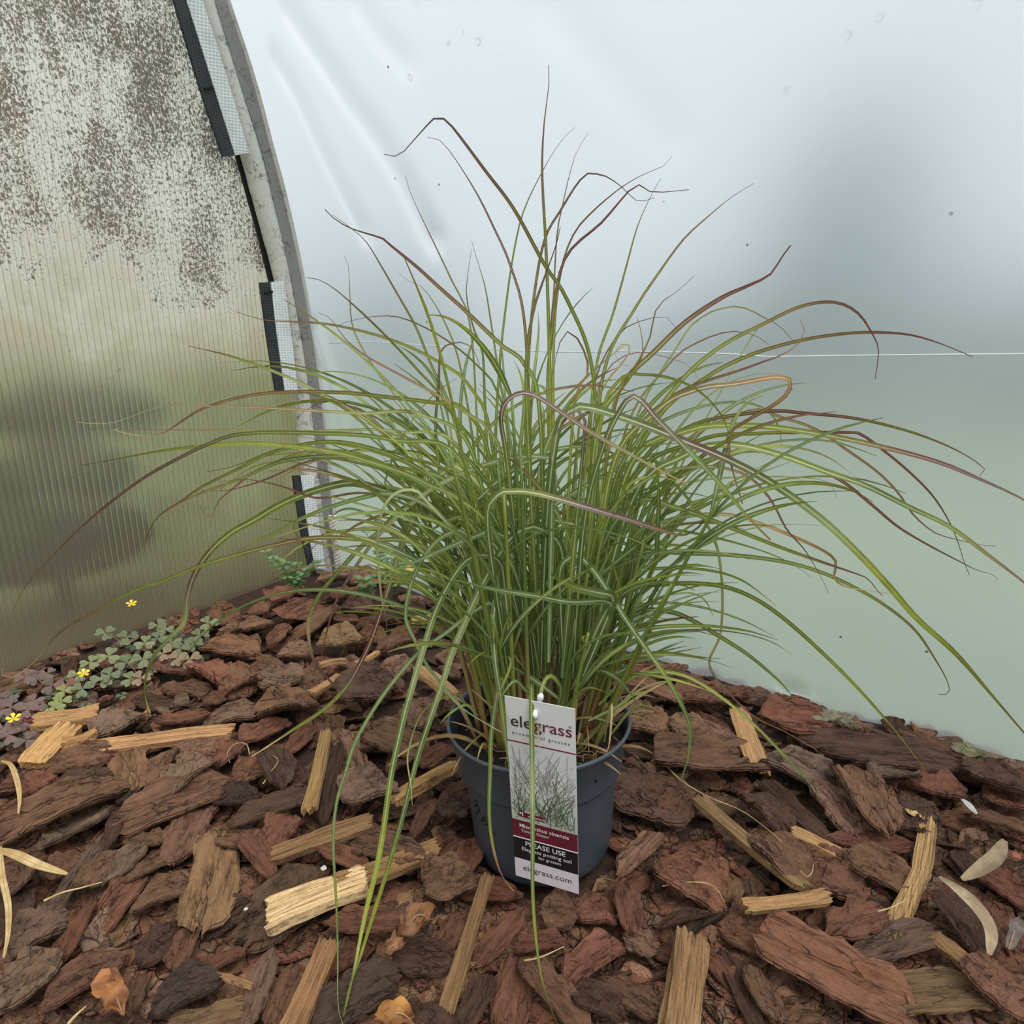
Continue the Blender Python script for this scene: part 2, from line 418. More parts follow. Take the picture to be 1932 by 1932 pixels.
def strip(left, mid, right, label, cut):
    A, B, C = (px_curve(p, .046, 16) for p in (left, mid, right))
    root = empty('sealing_strip', tuple(A[0])); tag(root, label, 'sealing strip', 'woven sealing strips along the hoop')
    v, f = [], []; ribbon(v, f, A, B, -D2 * .006)
    o = mesh('dark_flange', v, f, M_dark); uvstrip(o); o.parent = root; o.matrix_parent_inverse = Matrix.Translation(-Vector(A[0]))
    v, f = [], []; ribbon(v, f, [p + D2 * .002 for p in B], [p + D2 * .016 for p in C], -D2 * .007)
    o = mesh('white_flange', v, f, M_white); uvstrip(o); o.parent = root; o.matrix_parent_inverse = Matrix.Translation(-Vector(A[0]))
    if cut:
        p = on_plane(cut[0], cut[1], .049); q = on_plane(cut[0] + 14, cut[1] - 3, .049)
        v, f = [], []; tube(v, f, [p, q], .0022, 6)
        o = mesh('slit', v, f, plain('slit_black', (10, 10, 11), .9)); o.parent = root; o.matrix_parent_inverse = Matrix.Translation(-Vector(A[0]))
strip([(316, -40), (330, 5), (378, 165), (421, 295)], [(338, -40), (351, 0), (403, 165), (443, 293)], [(356, -40), (371, 0), (424, 165), (461, 291)],
      'long dark and white woven strip at the top of the hoop', (387, 168))
strip([(491, 533), (505, 640), (521, 740)], [(510, 532), (523, 640), (537, 740)], [(527, 531), (542, 640), (554, 740)],
      'dark and white woven strip halfway up the hoop', (500, 553))
strip([(553, 898), (568, 1000), (584, 1072)], [(567, 897), (581, 1000), (594, 1072)], [(583, 896), (596, 1000), (607, 1072)],
      'dark and white woven strip at the foot of the hoop', None)
# twisted rope at the foot of the batten
rp = px_curve([(627, 975), (632, 1010), (637, 1045), (642, 1080)], .078, 60)
root = empty('rope', tuple(rp[0])); tag(root, 'short thick twisted white rope at the foot of the hoop', 'rope')
M_rope = plain('white_rope', (222, 219, 208), .8, .15, 300)
for k in range(3):
    path = []
    for i, p in enumerate(rp):
        a = i * .62 + k * 2 * math.pi / 3; path.append(p + D1 * math.cos(a) * .0052 + D2 * math.sin(a) * .0052)
    v, f = [], []; tube(v, f, path, .0062, 8)
    o = mesh('strand', v, f, M_rope, smooth=True); o.parent = root; o.matrix_parent_inverse = Matrix.Translation(-Vector(rp[0]))

# ------------------------------------------------------------------ what stands outside, blurred by the walls
M_fol = plain('dark_foliage', (84, 104, 112), .9, .35, 6); M_fol2 = plain('hedge_foliage', (50, 56, 40), .9, .35, 8); M_bark0 = plain('tree_bark', (70, 58, 48), .9, .3, 20)
def crown(seed, prof, nr=14, na=22, jag=.22):
    v, f = [], []; H = prof[-1][0]
    for j in range(nr + 1):
        z = prof[0][0] + (H - prof[0][0]) * j / nr; r0 = np.interp(z, [p[0] for p in prof], [p[1] for p in prof])
        for i in range(na):
            a = 2 * math.pi * i / na; k = 1 + jag * mnoise.noise((math.cos(a) * 2.2 + seed, math.sin(a) * 2.2, z * 1.7)) + jag * .7 * mnoise.noise((math.cos(a) * 6 + seed, math.sin(a) * 6, z * 5))
            v.append((r0 * k * math.cos(a), r0 * k * math.sin(a), z))
    for j in range(nr):
        for i in range(na):
            f.append((j * na + i, j * na + (i + 1) % na, (j + 1) * na + (i + 1) % na, (j + 1) * na + i))
    f.append(tuple(range(na))[::-1]); f.append(tuple(nr * na + i for i in range(na)))
    return v, f
def outdoor_tree(x, y, dist, prof, trunk, label, mat, cat='tree', name='conifer', group=None):
    d = ray(x, y); p = CO + d * dist; root = empty(name, (p[0], p[1], -.06)); tag(root, label, cat, group)
    v, f = crown(x * .01, prof); mesh('crown', v, f, mat, root, smooth=True)
    v, f = [], []; tube(v, f, [np.array([0, 0, 0.]), np.array([0, 0, prof[0][0] + .3])], trunk, 8); mesh('trunk', v, f, M_bark0, root)
    return root
outdoor_tree(1640, 470, 6.0, [(.3, .7), (.9, 1.0), (1.7, .6), (2.5, .25), (2.9, .05)], .12, 'tall dark conifer blurred behind the film wall on the right', M_fol)
outdoor_tree(2060, 560, 7.0, [(.2, .9), (.8, 1.2), (1.2, .8), (1.6, .1)], .12, 'broad dark bush blurred behind the film wall at the right edge', M_fol, 'bush', 'garden_bush')
outdoor_tree(1380, 560, 9.0, [(.2, .6), (.8, .9), (1.2, .6), (1.5, .1)], .1, 'low dark bush blurred behind the film wall right of the grass', M_fol, 'bush', 'garden_bush')
outdoor_tree(930, 520, 8.0, [(.3, .5), (.9, .8), (1.5, .6), (1.9, .1)], .1, 'small dark bush blurred behind the film wall above the grass', M_fol, 'bush', 'garden_bush')
for x, y, k, s, lab in ((60, 750, 2.35, .17, 'upper dark hummock blurred behind the clear end wall'), (40, 860, 1.85, .12, 'middle dark hummock blurred behind the clear end wall'),
                        (60, 975, 1.45, .12, 'lowest dark hummock blurred behind the clear end wall')):
    d = ray(x, y); p = CO + d * k
    root = empty('garden_shrub', (p[0], p[1], p[2] - .1)); tag(root, lab, 'shrub', 'dark shrubs outside the end wall')
    v, f = crown(y * .013, [(0, s * 1.2), (.05, s * 1.7), (.11, s * 1.5), (.16, s * .5)], 8, 18); mesh('foliage', v, f, M_fol2, root, smooth=True)
    v, f = [], []; tube(v, f, [np.array([0, 0, -p[2] + .04]), np.array([0, 0, .05])], .02, 6); mesh('stem', v, f, M_bark0, root)
# ------------------------------------------------------------------ bark mulch
def bark_material(name, src):
    t = NT(name); tex = t.n('TexCoord').outputs['Object']; oi = t.n('ObjectInfo')
    if src == 'object':
        tint = oi.outputs['Color']
        vec = t.n('VectorMath', {0: tex, 1: t.n('CombineXYZ', {0: t.math('MULTIPLY', oi.outputs['Random'], 37.0), 1: t.math('MULTIPLY', oi.outputs['Random'], 91.0), 2: 0.0}).outputs[0]}, operation='ADD').outputs[0]
        mp = lambda a, b, c: t.n('Mapping', {'Vector': vec, 'Scale': (a, b, c)}).outputs[0]
        grain = t.n('TexNoise', {'Vector': mp(2.2, 7.5, .8), 'Scale': 1.0, 'Detail': 8.0, 'Roughness': .68, 'Distortion': .5}).outputs[0]
        patch = t.n('TexNoise', {'Vector': mp(2.4, 2.2, 1.0), 'Scale': 1.0, 'Detail': 3.0}).outputs[0]
        fine = t.n('TexNoise', {'Vector': mp(16, 26, 4), 'Scale': 1.0, 'Detail': 5.0, 'Roughness': .75}).outputs[0]
        wv = t.n('VectorMath', {0: mp(2.6, 6.0, .5), 1: t.n('TexNoise', {'Vector': mp(4, 6, 1), 'Scale': 1.0, 'Detail': 3.0}).outputs[1]}, operation='ADD').outputs[0]
        crack = t.n('TexVoronoi', {'Vector': wv, 'Scale': 1.0}, feature='DISTANCE_TO_EDGE').outputs[0]
    else:
        tint = t.n('Attribute', attribute_name='Col').outputs[0]
        mp = lambda a: tex
        grain = t.n('TexNoise', {'Vector': tex, 'Scale': 120.0, 'Detail': 6.0, 'Roughness': .7}).outputs[0]
        patch = t.n('TexNoise', {'Vector': tex, 'Scale': 30.0, 'Detail': 3.0}).outputs[0]
        fine = t.n('TexNoise', {'Vector': tex, 'Scale': 500.0, 'Detail': 4.0}).outputs[0]
        crack = t.n('TexVoronoi', {'Vector': tex, 'Scale': 80.0}, feature='DISTANCE_TO_EDGE').outputs[0]
    dk = t.mix(1.0, tint, (.34, .30, .30, 1), 'MULTIPLY'); lt = t.mix(1.0, tint, (1.3, 1.3, 1.3, 1), 'MULTIPLY')
    c = t.mix(t.ramp(grain, [(.34, 0), (.52, 1)]), dk, tint)
    c = t.mix(t.ramp(patch, [(.5, 0), (.68, .75)]), c, lt)
    c = t.mix(t.ramp(fine, [(.52, 0), (.70, .6)]), c, t.mix(.5, lt, lin(172, 128, 100)))
    ck = t.math('MULTIPLY', t.ramp(crack, [(.0, 1), (.06, 0)]), t.ramp(patch, [(.38, 1), (.56, .15)]))
    c = t.mix(t.math('MULTIPLY', ck, .8), c, t.mix(1.0, tint, (.10, .08, .08, 1), 'MULTIPLY'))
    h = t.math('SUBTRACT', t.math('ADD', grain, t.math('MULTIPLY', fine, .55)), t.math('MULTIPLY', ck, .6))
    return t.done(t.bsdf(c, .82, t.bump(h, 1.0, .009), **{'Specular IOR Level': .25}))
def wood_material(name):
    t = NT(name); tex = t.n('TexCoord').outputs['Object']; oi = t.n('ObjectInfo'); tint = oi.outputs['Color']
    vec = t.n('VectorMath', {0: tex, 1: t.n('CombineXYZ', {0: t.math('MULTIPLY', oi.outputs['Random'], 23.0), 1: t.math('MULTIPLY', oi.outputs['Random'], 57.0), 2: 0.0}).outputs[0]}, operation='ADD').outputs[0]
    mp = lambda a, b, c: t.n('Mapping', {'Vector': vec, 'Scale': (a, b, c)}).outputs[0]
    g = t.n('TexNoise', {'Vector': mp(1.3, 13, 2), 'Scale': 1.0, 'Detail': 7.0, 'Roughness': .7, 'Distortion': .3}).outputs[0]
    p = t.n('TexNoise', {'Vector': mp(22, 34, 6), 'Scale': 1.0, 'Detail': 5.0, 'Roughness': .8}).outputs[0]
    q = t.n('TexNoise', {'Vector': mp(3, 3, 1), 'Scale': 1.0, 'Detail': 3.0}).outputs[0]
    c = t.mix(t.ramp(g, [(.36, 0), (.54, 1)]), t.mix(1.0, tint, (.42, .39, .38, 1), 'MULTIPLY'), tint)
    c = t.mix(t.ramp(q, [(.5, 0), (.7, .6)]), c, t.mix(1.0, tint, (1.2, 1.2, 1.18, 1), 'MULTIPLY'))
    g2 = t.n('TexNoise', {'Vector': mp(1.1, 30, 3), 'Scale': 1.0, 'Detail': 5.0, 'Roughness': .7, 'Distortion': .6}).outputs[0]
    c = t.mix(t.ramp(g2, [(.36, .85), (.46, 0)]), c, lin(62, 44, 32))
    c = t.mix(t.ramp(p, [(.56, 0), (.64, .8)]), c, lin(52, 38, 30))
    return t.done(t.bsdf(c, .8, t.bump(t.math('SUBTRACT', g, t.math('MULTIPLY', p, .2)), .8, .004), **{'Specular IOR Level': .25}))
M_chip = bark_material('pine_bark', 'object'); M_chipstuff = bark_material('pine_bark_crumbs', 'attr'); M_wood = wood_material('split_wood')

def chip_mesh(name, seed, wood=False, nx=28, ny=14, blocky=0.0, bendx=0.0, mat=None):
    r = random.Random(seed); sd = seed * 3.17
    N = lambda *p: mnoise.noise(p)
    pw = r.uniform(2.4, 5.5) if not wood else 30.0
    pw += blocky * 14
    asym = r.uniform(-.16, .16); curl = r.uniform(.15, .75) if not wood else r.uniform(-.1, .2)
    cv = r.choice((1, 1, -1)); lift = r.uniform(-.5, .5); terr = r.randint(3, 5)
    V = np.zeros((nx + 1, ny + 1, 3)); B = np.zeros((nx + 1, ny + 1, 3))
    for i in range(nx + 1):
        s = -1 + 2 * i / nx
        hw = max(.10 if not wood else .2, (1 - abs(s) ** pw)) ** (.62 if not wood else .25)
        if wood: hw = (.86 + .14 * N(s * 1.5, sd, 0)) * (1 if abs(s) < .97 else .93)
        hu = hw * (1 + asym * s + (.30 if not wood else .06) * N(s * 2.2, sd, 1.1) + (.10 if not wood else .02) * N(s * 8, sd, 4))
        hl = hw * (1 - asym * s + (.30 if not wood else .06) * N(s * 2.2, sd, 7.7) + (.10 if not wood else .02) * N(s * 8, sd, 9))
        for j in range(ny + 1):
            q = -1 + 2 * j / ny; y = (hu if q > 0 else hl) * q * .5
            jag = (.10 if not wood else .055) * N(q * 4.2, sd + (3 if s > 0 else 8), .3) + (.05 if not wood else .05) * N(q * 11, sd + (3 if s > 0 else 8), 2.3)
            x = .5 * s + jag * abs(s) ** 4 + bendx * (.0)
            if wood:
                z = .72 + .20 * N(s * .6, q * 4.0 + sd, 2) + .12 * N(s * 1.2, q * 11 + sd, 5)
                if bendx: y += bendx * max(0, s) ** 1.0
            else:
                n = .5 + .55 * N(s * 1.5 + sd, q * 2.3, 0) + .25 * N(s * 3 + sd, q * 6.5, 4)
                z = .30 + .62 * (math.floor(n * terr) / terr * .65 + n * .35) + .10 * N(s * 7, q * 13 + sd, 1)
                z *= 1 - .32 * max(abs(s), abs(q)) ** 5
            bend = cv * curl * ((2 * y) ** 2) + lift * s * s * .6
            V[i, j] = (x, y, z + bend); B[i, j] = (x * .96, y * .94, bend + (0 if wood else .05 * N(x * 5, y * 5, sd)))
    verts = list(V.reshape(-1, 3)); k = ny + 1; faces = []
    for i in range(nx):
        for j in range(ny): faces.append((i * k + j, (i + 1) * k + j, (i + 1) * k + j + 1, i * k + j + 1))
    loop = [(i, 0) for i in range(nx)] + [(nx, j) for j in range(ny)] + [(i, ny) for i in range(nx, 0, -1)] + [(0, j) for j in range(ny, 0, -1)]
    prev = [i * k + j for i, j in loop]; L = len(loop)
    layers = (.72, .70, .40, .38, .0) if not wood else (.6, .0)
    for li, h in enumerate(layers):
        cur = []
        for m, (i, j) in enumerate(loop):
            a, b = V[i, j], B[i, j]; p = b + (a - b) * h
            o = (.045 if li % 2 else -.012) * (1 if not wood else .2) + (.03 if not wood else .012) * N(m * .9, sd, li * 3.1)
            c = np.array([p[0] * (1 + o), p[1] * (1 + o * 1.6), p[2]]); cur.append(len(verts)); verts.append(c)
        for m in range(L):
            m2 = (m + 1) % L; faces.append((prev[m2], prev[m], cur[m], cur[m2]))
        prev = cur
    c = len(verts); verts.append(np.array([0, 0, lift * .0])); 
    for m in range(L): faces.append((prev[(m + 1) % L], prev[m], c))
    me = mesh(name, verts, faces, mat, link=False)
    return me
BARK = [chip_mesh('bark_chip', 11 + i, mat=M_chip) for i in range(14)]
BLOCK = [chip_mesh('bark_block', 71 + i, blocky=1, mat=M_chip) for i in range(6)]
WOOD = [chip_mesh('wood_splinter', 40 + i, wood=True, mat=M_wood) for i in range(6)]
BENT = chip_mesh('wood_splinter', 60, wood=True, bendx=-.8, mat=M_wood)
LOW = [chip_mesh('crumb', 101 + i, nx=6, ny=4, mat=M_chipstuff) for i in range(8)]
LOWV = []
for me in LOW:
    vv = np.empty(len(me.vertices) * 3, dtype=np.float32); me.vertices.foreach_get('co', vv)
    LOWV.append((vv.reshape(-1, 3), [tuple(p.vertices) for p in me.polygons])); bpy.data.meshes.remove(me)

TINT = {'b': (138, 103, 80), 'r': (144, 99, 78), 'd': (104, 79, 64), 'g': (140, 114, 95), 't': (158, 123, 90), 'l': (166, 127, 103), 'm': (136, 101, 84),
        'w': (190, 150, 103), 'p': (220, 188, 140), 'o': (150, 117, 80), 'c': (88, 72, 62)}
TWORD = {'b': 'brown', 'r': 'reddish brown', 'd': 'dark brown', 'g': 'greyish brown', 't': 'tan', 'l': 'light pinkish', 'm': 'mauve brown', 'c': 'charcoal'}
REG = {'A': (0, 1250, 2.8), 'B': (600, 1250, 2.8), 'C': (1250, 1250, 2.833), 'D': (350, 1050, 3.864), 'E': (1180, 1150, 4.83)}
CHIPS = [
 ('A',530,435,1215,365,66,'w',0,'long straw-coloured wood splinter with ridged grain, lying left of the pot'),
 ('A',190,330,510,260,80,'w',0,'short wood splinter beside the wood sorrel leaves'),
 ('A',165,510,370,340,120,'w',0,'broad tan wood chunk leaning against two other wood splinters near the left edge'),
 ('A',340,440,510,395,62,'w',0,'small wood splinter tucked behind the end of the long straw-coloured splinter'),
 ('A',665,455,690,640,190,'t',2,'flat tan slab sticking out below the long straw-coloured splinter'),
 ('A',520,370,730,260,115,'g',0,'greyish bark chip just above the long straw-coloured splinter'),
 ('A',25,915,640,645,135,'b',0,'long brown bark slab sloping up from the left edge'),
 ('A',260,975,565,775,115,'g',0,'silvery grey bark chip below the long bark slab at the left'),
 ('A',640,720,770,605,85,'c',0,'small charcoal-black chip left of the big brown bark slab'),
 ('A',650,845,1180,650,135,'b',0,'big blunt brown bark slab with a scarred upper edge, left of centre'),
 ('A',1130,690,1360,715,95,'c',0,'dark cracked chip with a pale vein, behind the mauve bark'),
 ('A',1060,735,940,1010,165,'m',0,'smooth mauve bark piece overlapped by the cracked tan block'),
 ('A',1180,870,1060,1385,215,'t',3,'thick tan block of bark with deep cracks, left foreground'),
 ('A',1720,325,1655,775,78,'w',0,'upright straw-coloured wood splinter pitted with black, left of the pot'),
 ('A',1790,420,1720,780,80,'d',0,'dark bark strip right beside the upright straw-coloured splinter'),
 ('A',1260,815,1650,690,95,'d',0,'curved dark bark strip left of the upright splinter'),
 ('A',1390,990,1530,810,140,'r',0,None),
 ('A',1445,990,1960,850,90,'o',0,'brown wood splinter passing behind the drooping grass blades, left of the pot'),
 ('A',1430,1320,1930,1165,185,'p',3,'big pale cream wood splinter in the foreground left of the pot'),
 ('A',1800,1180,2310,965,105,'o',0,'grey-brown wood end of the cream splinter nearest the pot'),
 ('A',1340,1450,1760,1130,230,'d',-1,'large dark bark slab under the cream wood splinter'),
 ('A',1690,960,1930,1060,95,'r',0,None), ('A',430,1150,580,980,100,'b',0,None),
 ('A',280,1290,540,930,60,'g',0,'thin grey-tan sliver pointing up from the left foreground'),
 ('A',560,1150,740,960,110,'g',0,None), ('A',650,1140,890,1000,85,'b',0,None), ('A',720,1290,1000,1165,110,'b',0,None),
 ('A',310,1580,470,1220,105,'r',0,None), ('A',70,1490,350,1340,150,'g',0,None), ('A',280,1790,640,1540,165,'b',0,None),
 ('A',10,1800,300,1560,190,'g',0,None), ('A',750,1560,950,1400,145,'d',0,None), ('A',935,1580,1015,1400,95,'b',0,None),
 ('A',820,1790,1150,1660,190,'c',0,'flat charcoal slab above the tan slab at the bottom left'),
 ('A',900,1900,1250,1830,150,'t',2,'flat tan slab cut by the bottom edge, left foreground'),
 ('A',1290,1900,1430,1530,115,'g',0,None), ('A',1430,1850,1550,1600,115,'b',0,None),
 ('A',1540,1960,1740,1470,135,'o',0,'long brown wood plank running off the bottom edge left of the fallen blades'),
 ('A',1145,1615,1325,1700,52,'w',0,'little straw-coloured splinter in the left foreground'),
 ('A',1020,1640,1280,1500,80,'r',0,None), ('A',690,1810,765,1640,95,'b',0,None),
 ('A',905,480,1165,440,95,'l',0,'orange-pink bark chip under the right end of the long straw-coloured splinter'),
 ('A',890,660,1100,530,115,'g',0,None), ('A',810,620,900,460,120,'b',0,None), ('A',1110,560,1260,430,115,'r',0,None),
 ('A',1240,600,1400,530,95,'r',0,None), ('A',1300,420,1500,310,75,'r',0,None), ('A',1100,310,1390,260,95,'g',0,None),
 ('A',1360,260,1640,210,135,'b',0,None), ('A',850,310,1080,290,75,'r',0,None), ('A',1185,130,1370,80,100,'b',0,None),
 ('A',1050,20,1200,100,150,'r',0,None), ('A',800,20,1050,50,68,'m',0,'purple-red bark strip at the edge of the wood sorrel'),
 ('A',900,145,1100,130,65,'b',0,None), ('A',900,215,990,200,60,'g',0,None), ('A',1080,190,1190,180,100,'b',0,None), ('A',300,660,580,605,85,'d',0,None),
 ('A',280,540,590,500,115,'b',0,None), ('A',130,680,280,600,150,'r',0,None), ('A',0,640,110,620,125,'r',0,None),
 ('A',260,1100,420,1040,85,'b',0,None), ('A',0,1200,175,1060,150,'m',0,None), ('A',1270,930,1420,1080,115,'r',0,None), ('A',565,980,640,740,75,'d',0,None),
 ('A',860,120,930,95,40,'l',0,None), ('A',1640,560,1560,640,150,'d',0,None), ('A',1480,640,1420,470,160,'d',0,None),
 ('B',270,360,545,450,135,'b',0,None), ('B',150,710,360,620,180,'g',3,'grey bark chunk speckled white between the fallen blades'),
 ('B',130,380,230,620,140,'l',2,'flat pinkish tan slab behind the thin fallen blade, left of the pot'),
 ('B',415,700,745,545,85,'w',0,'wood splinter reaching up to the left side of the pot'),
 ('B',190,920,525,1030,135,'b',0,None), ('B',640,790,800,760,140,'d',0,None), ('B',510,885,620,720,75,'r',0,None),
 ('B',585,1185,780,1100,180,'b',0,None), ('B',760,1085,860,920,115,'r',0,None),
 ('B',690,1770,900,1100,85,'o',0,'long narrow wood splinter reaching from the foot of the pot to the foreground'),
 ('B',850,1560,1070,1320,115,'r',0,None), ('B',970,1870,1080,1510,175,'r',0,'large smooth reddish bark slab left of the central drooping blade'),
 ('B',1100,1570,1380,1890,165,'b',0,None), ('B',1190,1310,1350,1330,200,'b',0,None), ('B',1370,1310,1550,1290,205,'r',0,None),
 ('B',1330,1650,1600,1480,200,'r',0,None), ('B',1520,1650,1790,1860,145,'b',0,None), ('B',1350,1750,1600,1830,165,'d',0,None),
 ('B',1610,1070,1800,910,115,'l',0,'light reddish bark chip right beside the pot'), ('B',1810,1040,1940,1220,115,'r',0,None), ('B',1620,1150,1660,1390,115,'r',0,None),
 ('B',1570,690,1930,790,230,'d',0,None), ('B',1670,290,1840,350,115,'l',0,None), ('B',1760,650,1910,550,150,'b',0,None),
 ('B',430,1530,700,1580,180,'d',0,None), ('B',560,1800,690,1910,200,'d',0,None), ('B',20,1850,400,1650,210,'c',0,None),
 ('B',70,1350,430,1380,135,'r',0,None), ('B',650,1490,765,1330,125,'b',0,None), ('B',1060,1490,1290,1450,105,'r',0,None),
 ('B',1630,1430,1780,1490,105,'l',0,None), ('B',1840,1960,1935,1500,140,'o',0,'long brown wood splinter at the bottom edge right of the pot'),
 ('B',780,1910,900,1640,135,'d',0,None), ('B',480,330,560,240,130,'l',0,None), ('B',380,560,500,500,90,'b',0,None), ('B',560,520,690,450,70,'r',0,None),
 ('C',0,560,480,520,190,'b',3,'large brown bark slab right of the pot rim'),
 ('C',400,235,515,535,115,'w',2,'flat yellow-tan wood slat right of the pot, near the film'),
 ('C',45,335,215,365,115,'l',0,None), ('C',215,320,410,440,95,'l',0,None), ('C',60,175,350,205,115,'b',0,None), ('C',540,300,860,310,135,'r',0,None),
 ('C',825,405,1505,520,115,'d',0,'long dark ridged bark slab lying along the foot of the film'),
 ('C',540,510,870,650,160,'g',0,None), ('C',840,650,1040,900,160,'l',0,'oval pinkish bark chip with pitted surface, right of the pot'),
 ('C',970,540,1160,890,200,'b',0,None), ('C',1130,600,1345,570,125,'g',0,None), ('C',1330,640,1590,700,115,'r',0,None),
 ('C',175,730,725,1165,78,'o',0,'long olive-brown stick slanting down right of the pot'),
 ('C',550,640,860,935,75,'d',0,'dark reddish bark strip above the slanting olive stick'),
 ('C',480,900,750,1140,180,'b',0,None), ('C',690,900,960,1005,62,'w',0,'orange-tan wood splinter behind the square reddish block'),
 ('C',915,955,1320,975,110,'r',0,None), ('C',1435,825,1350,1395,120,'w',4,'bent straw-coloured wood splinter standing right of centre in the mulch'),
 ('C',1260,790,1470,860,135,'d',0,'dark chip crusted with yellow lichen at the head of the bent splinter'),
 ('C',760,1090,1060,1170,205,'r',3,'square reddish block of bark right of the pot'),
 ('C',445,1310,880,1225,95,'w',0,'straw-coloured wood splinter below the square reddish block'),
 ('C',0,1090,300,1250,225,'r',0,'reddish shell-shaped bark chip with a knot hole, right of the pot'),
 ('C',920,1410,1180,1340,205,'r',0,None), ('C',1060,1540,1445,1450,185,'g',0,None),
 ('C',545,1490,1230,1800,235,'r',3,'very large smooth reddish bark slab in the right foreground'),
 ('C',1110,1740,1690,1760,255,'t',2,'large flat yellowish tan slab in the right foreground'),
 ('C',1620,1640,1960,1840,250,'b',3,'big brown bark slab in the bottom right corner'),
 ('C',150,1440,90,1960,205,'o',5,'pointed brown wood wedge standing at the bottom edge right of the pot'),
 ('C',190,1500,385,1710,75,'r',0,None), ('C',330,1540,505,1920,85,'d',0,None), ('C',460,1640,600,1870,125,'b',0,None),
 ('C',1455,1445,1660,1610,75,'o',0,'olive-brown stick just below the pale dried leaf'),
 ('C',1700,1130,1940,1280,115,'r',0,None), ('C',1620,590,1960,700,120,'d',0,None),
 ('C',1670,550,1960,625,48,'w',0,'thin straw-coloured splinter along the film at the right edge'),
 ('C',1505,540,1670,590,85,'t',0,'tan lichen-covered chip against the film near the right edge'),
 ('C',1650,800,1960,880,75,'b',0,None), ('C',1490,1240,1710,1550,155,'d',0,None), ('C',1000,1040,1330,1165,140,'b',0,None),
 ('C',320,1420,560,1510,145,'r',0,None), ('C',715,1400,975,1525,55,'m',0,None), ('C',1730,700,1950,770,130,'r',0,None),
 ('C',0,1370,235,1330,65,'d',0,None), ('C',130,1450,305,1335,65,'c',0,None), ('C',0,800,140,740,150,'b',0,None), ('C',80,980,270,1000,130,'r',0,None), ('C',450,720,640,880,150,'d',0,None),
 ('D',975,185,1180,160,140,'l',0,'rounded bark chip at the foot of the hoop and rope'), ('D',1175,155,1395,120,85,'l',0,None),
 ('D',760,440,945,290,145,'r',2,None), ('D',815,575,1085,400,105,'b',0,None), ('D',995,640,1265,600,120,'t',0,None), ('D',695,700,895,710,105,'l',0,None),
 ('D',285,570,605,500,140,'b',0,None), ('D',165,640,485,690,150,'b',0,None), ('D',475,740,620,745,48,'t',0,None), ('D',485,800,715,810,85,'b',0,None),
 ('D',285,950,545,880,160,'b',0,None), ('D',555,900,825,900,160,'g',0,None), ('D',755,930,965,850,175,'b',0,None),
 ('D',920,990,1115,860,50,'w',0,'small wood splinter among the chips below the corner'),
 ('D',1125,960,1485,960,205,'d',0,None), ('D',1260,770,1405,700,42,'w',0,'short bright splinter between the corner and the pot'), ('D',985,785,1165,735,42,'w',0,'narrow flat splinter in the middle of the left mulch'),
 ('D',1430,655,1625,590,95,'b',0,None), ('D',1265,590,1445,600,85,'b',0,None), ('D',1305,1370,1695,1340,140,'b',0,None),
 ('D',1705,795,1940,1010,110,'w',0,'light tan wood splinter leaning on the left rim of the pot'),
 ('D',465,380,575,400,95,'b',0,None), ('D',660,330,795,260,95,'r',0,None), ('D',1150,330,1345,380,85,'d',0,None), ('D',1280,520,1565,480,75,'d',0,None),
 ('D',1650,460,1795,450,42,'w',0,'small tan splinter behind the grass stems at the left'), ('D',1465,775,1625,740,105,'l',0,None), ('D',1660,1110,1805,1080,155,'l',0,None),
 ('D',500,500,600,330,70,'d',0,None), ('D',1100,280,1220,230,80,'r',0,None), ('D',1560,360,1700,420,90,'d',0,None), ('D',620,620,740,480,80,'r',0,None),
 ('E',30,640,470,810,100,'l',0,'pale pinkish bark strip just right of the pot rim'), ('E',745,620,1005,735,60,'c',0,None),
 ('E',855,745,1105,805,105,'r',0,None), ('E',1195,830,1385,860,65,'d',0,None), ('E',45,950,360,1085,155,'l',0,None), ('E',10,520,280,600,90,'r',0,None), ('E',420,600,640,680,70,'d',0,None),
 ('E',1400,880,1800,960,110,'r',0,None), ('E',700,920,930,1060,60,'r',0,None),
]
def floor_z(x, y): return -.010 + .010 * mnoise.noise((x * 9, y * 9, 1.3))
def zone(p):
    x, y = p[0], p[1]
    if y < .47:
        return 'in the left foreground' if x < -.12 else ('in the foreground before the pot' if x < .16 else 'in the right foreground')
    if y < .72:
        if x < -.32: return 'at the far left of the mulch'
        if x < .03: return 'between the left edge and the pot'
        return 'just right of the pot' if x < .30 else 'towards the right edge'
    if x < -.25: return 'near the stained end wall' if y < 1.1 else 'in the back corner'
    return 'behind the pot at the left' if x < .03 else 'along the foot of the film wall'
placed = []
def jitter(c, a=.12): 
    k = 1.13 + rnd.uniform(-a, a); return tuple(min(1, c[i] * k * (1 + rnd.uniform(-.05, .05))) for i in range(3)) + (1.0,)
def put_chip(me, pos, ax, L, W, T, tint, tiltx, tilty, label, cat='bark chip', group=None, name='bark_chip'):
    o = bpy.data.objects.new(name, me); col.objects.link(o)
    X = Vector((ax[0], ax[1], 0)).normalized(); Zv = Vector((0, 0, 1)); Y = Zv.cross(X)
    R = Matrix((X, Y, Zv)).transposed().to_4x4()
    R = R @ Matrix.Rotation(tiltx, 4, 'X') @ Matrix.Rotation(tilty, 4, 'Y')
    o.matrix_world = Matrix.Translation(Vector(pos)) @ R @ Matrix.Diagonal((L, W, T, 1))
    o.color = tint; tag(o, label, cat, group)
    placed.append((pos[0], pos[1], L, W)); return o
seen_lab = {}
nb = 0
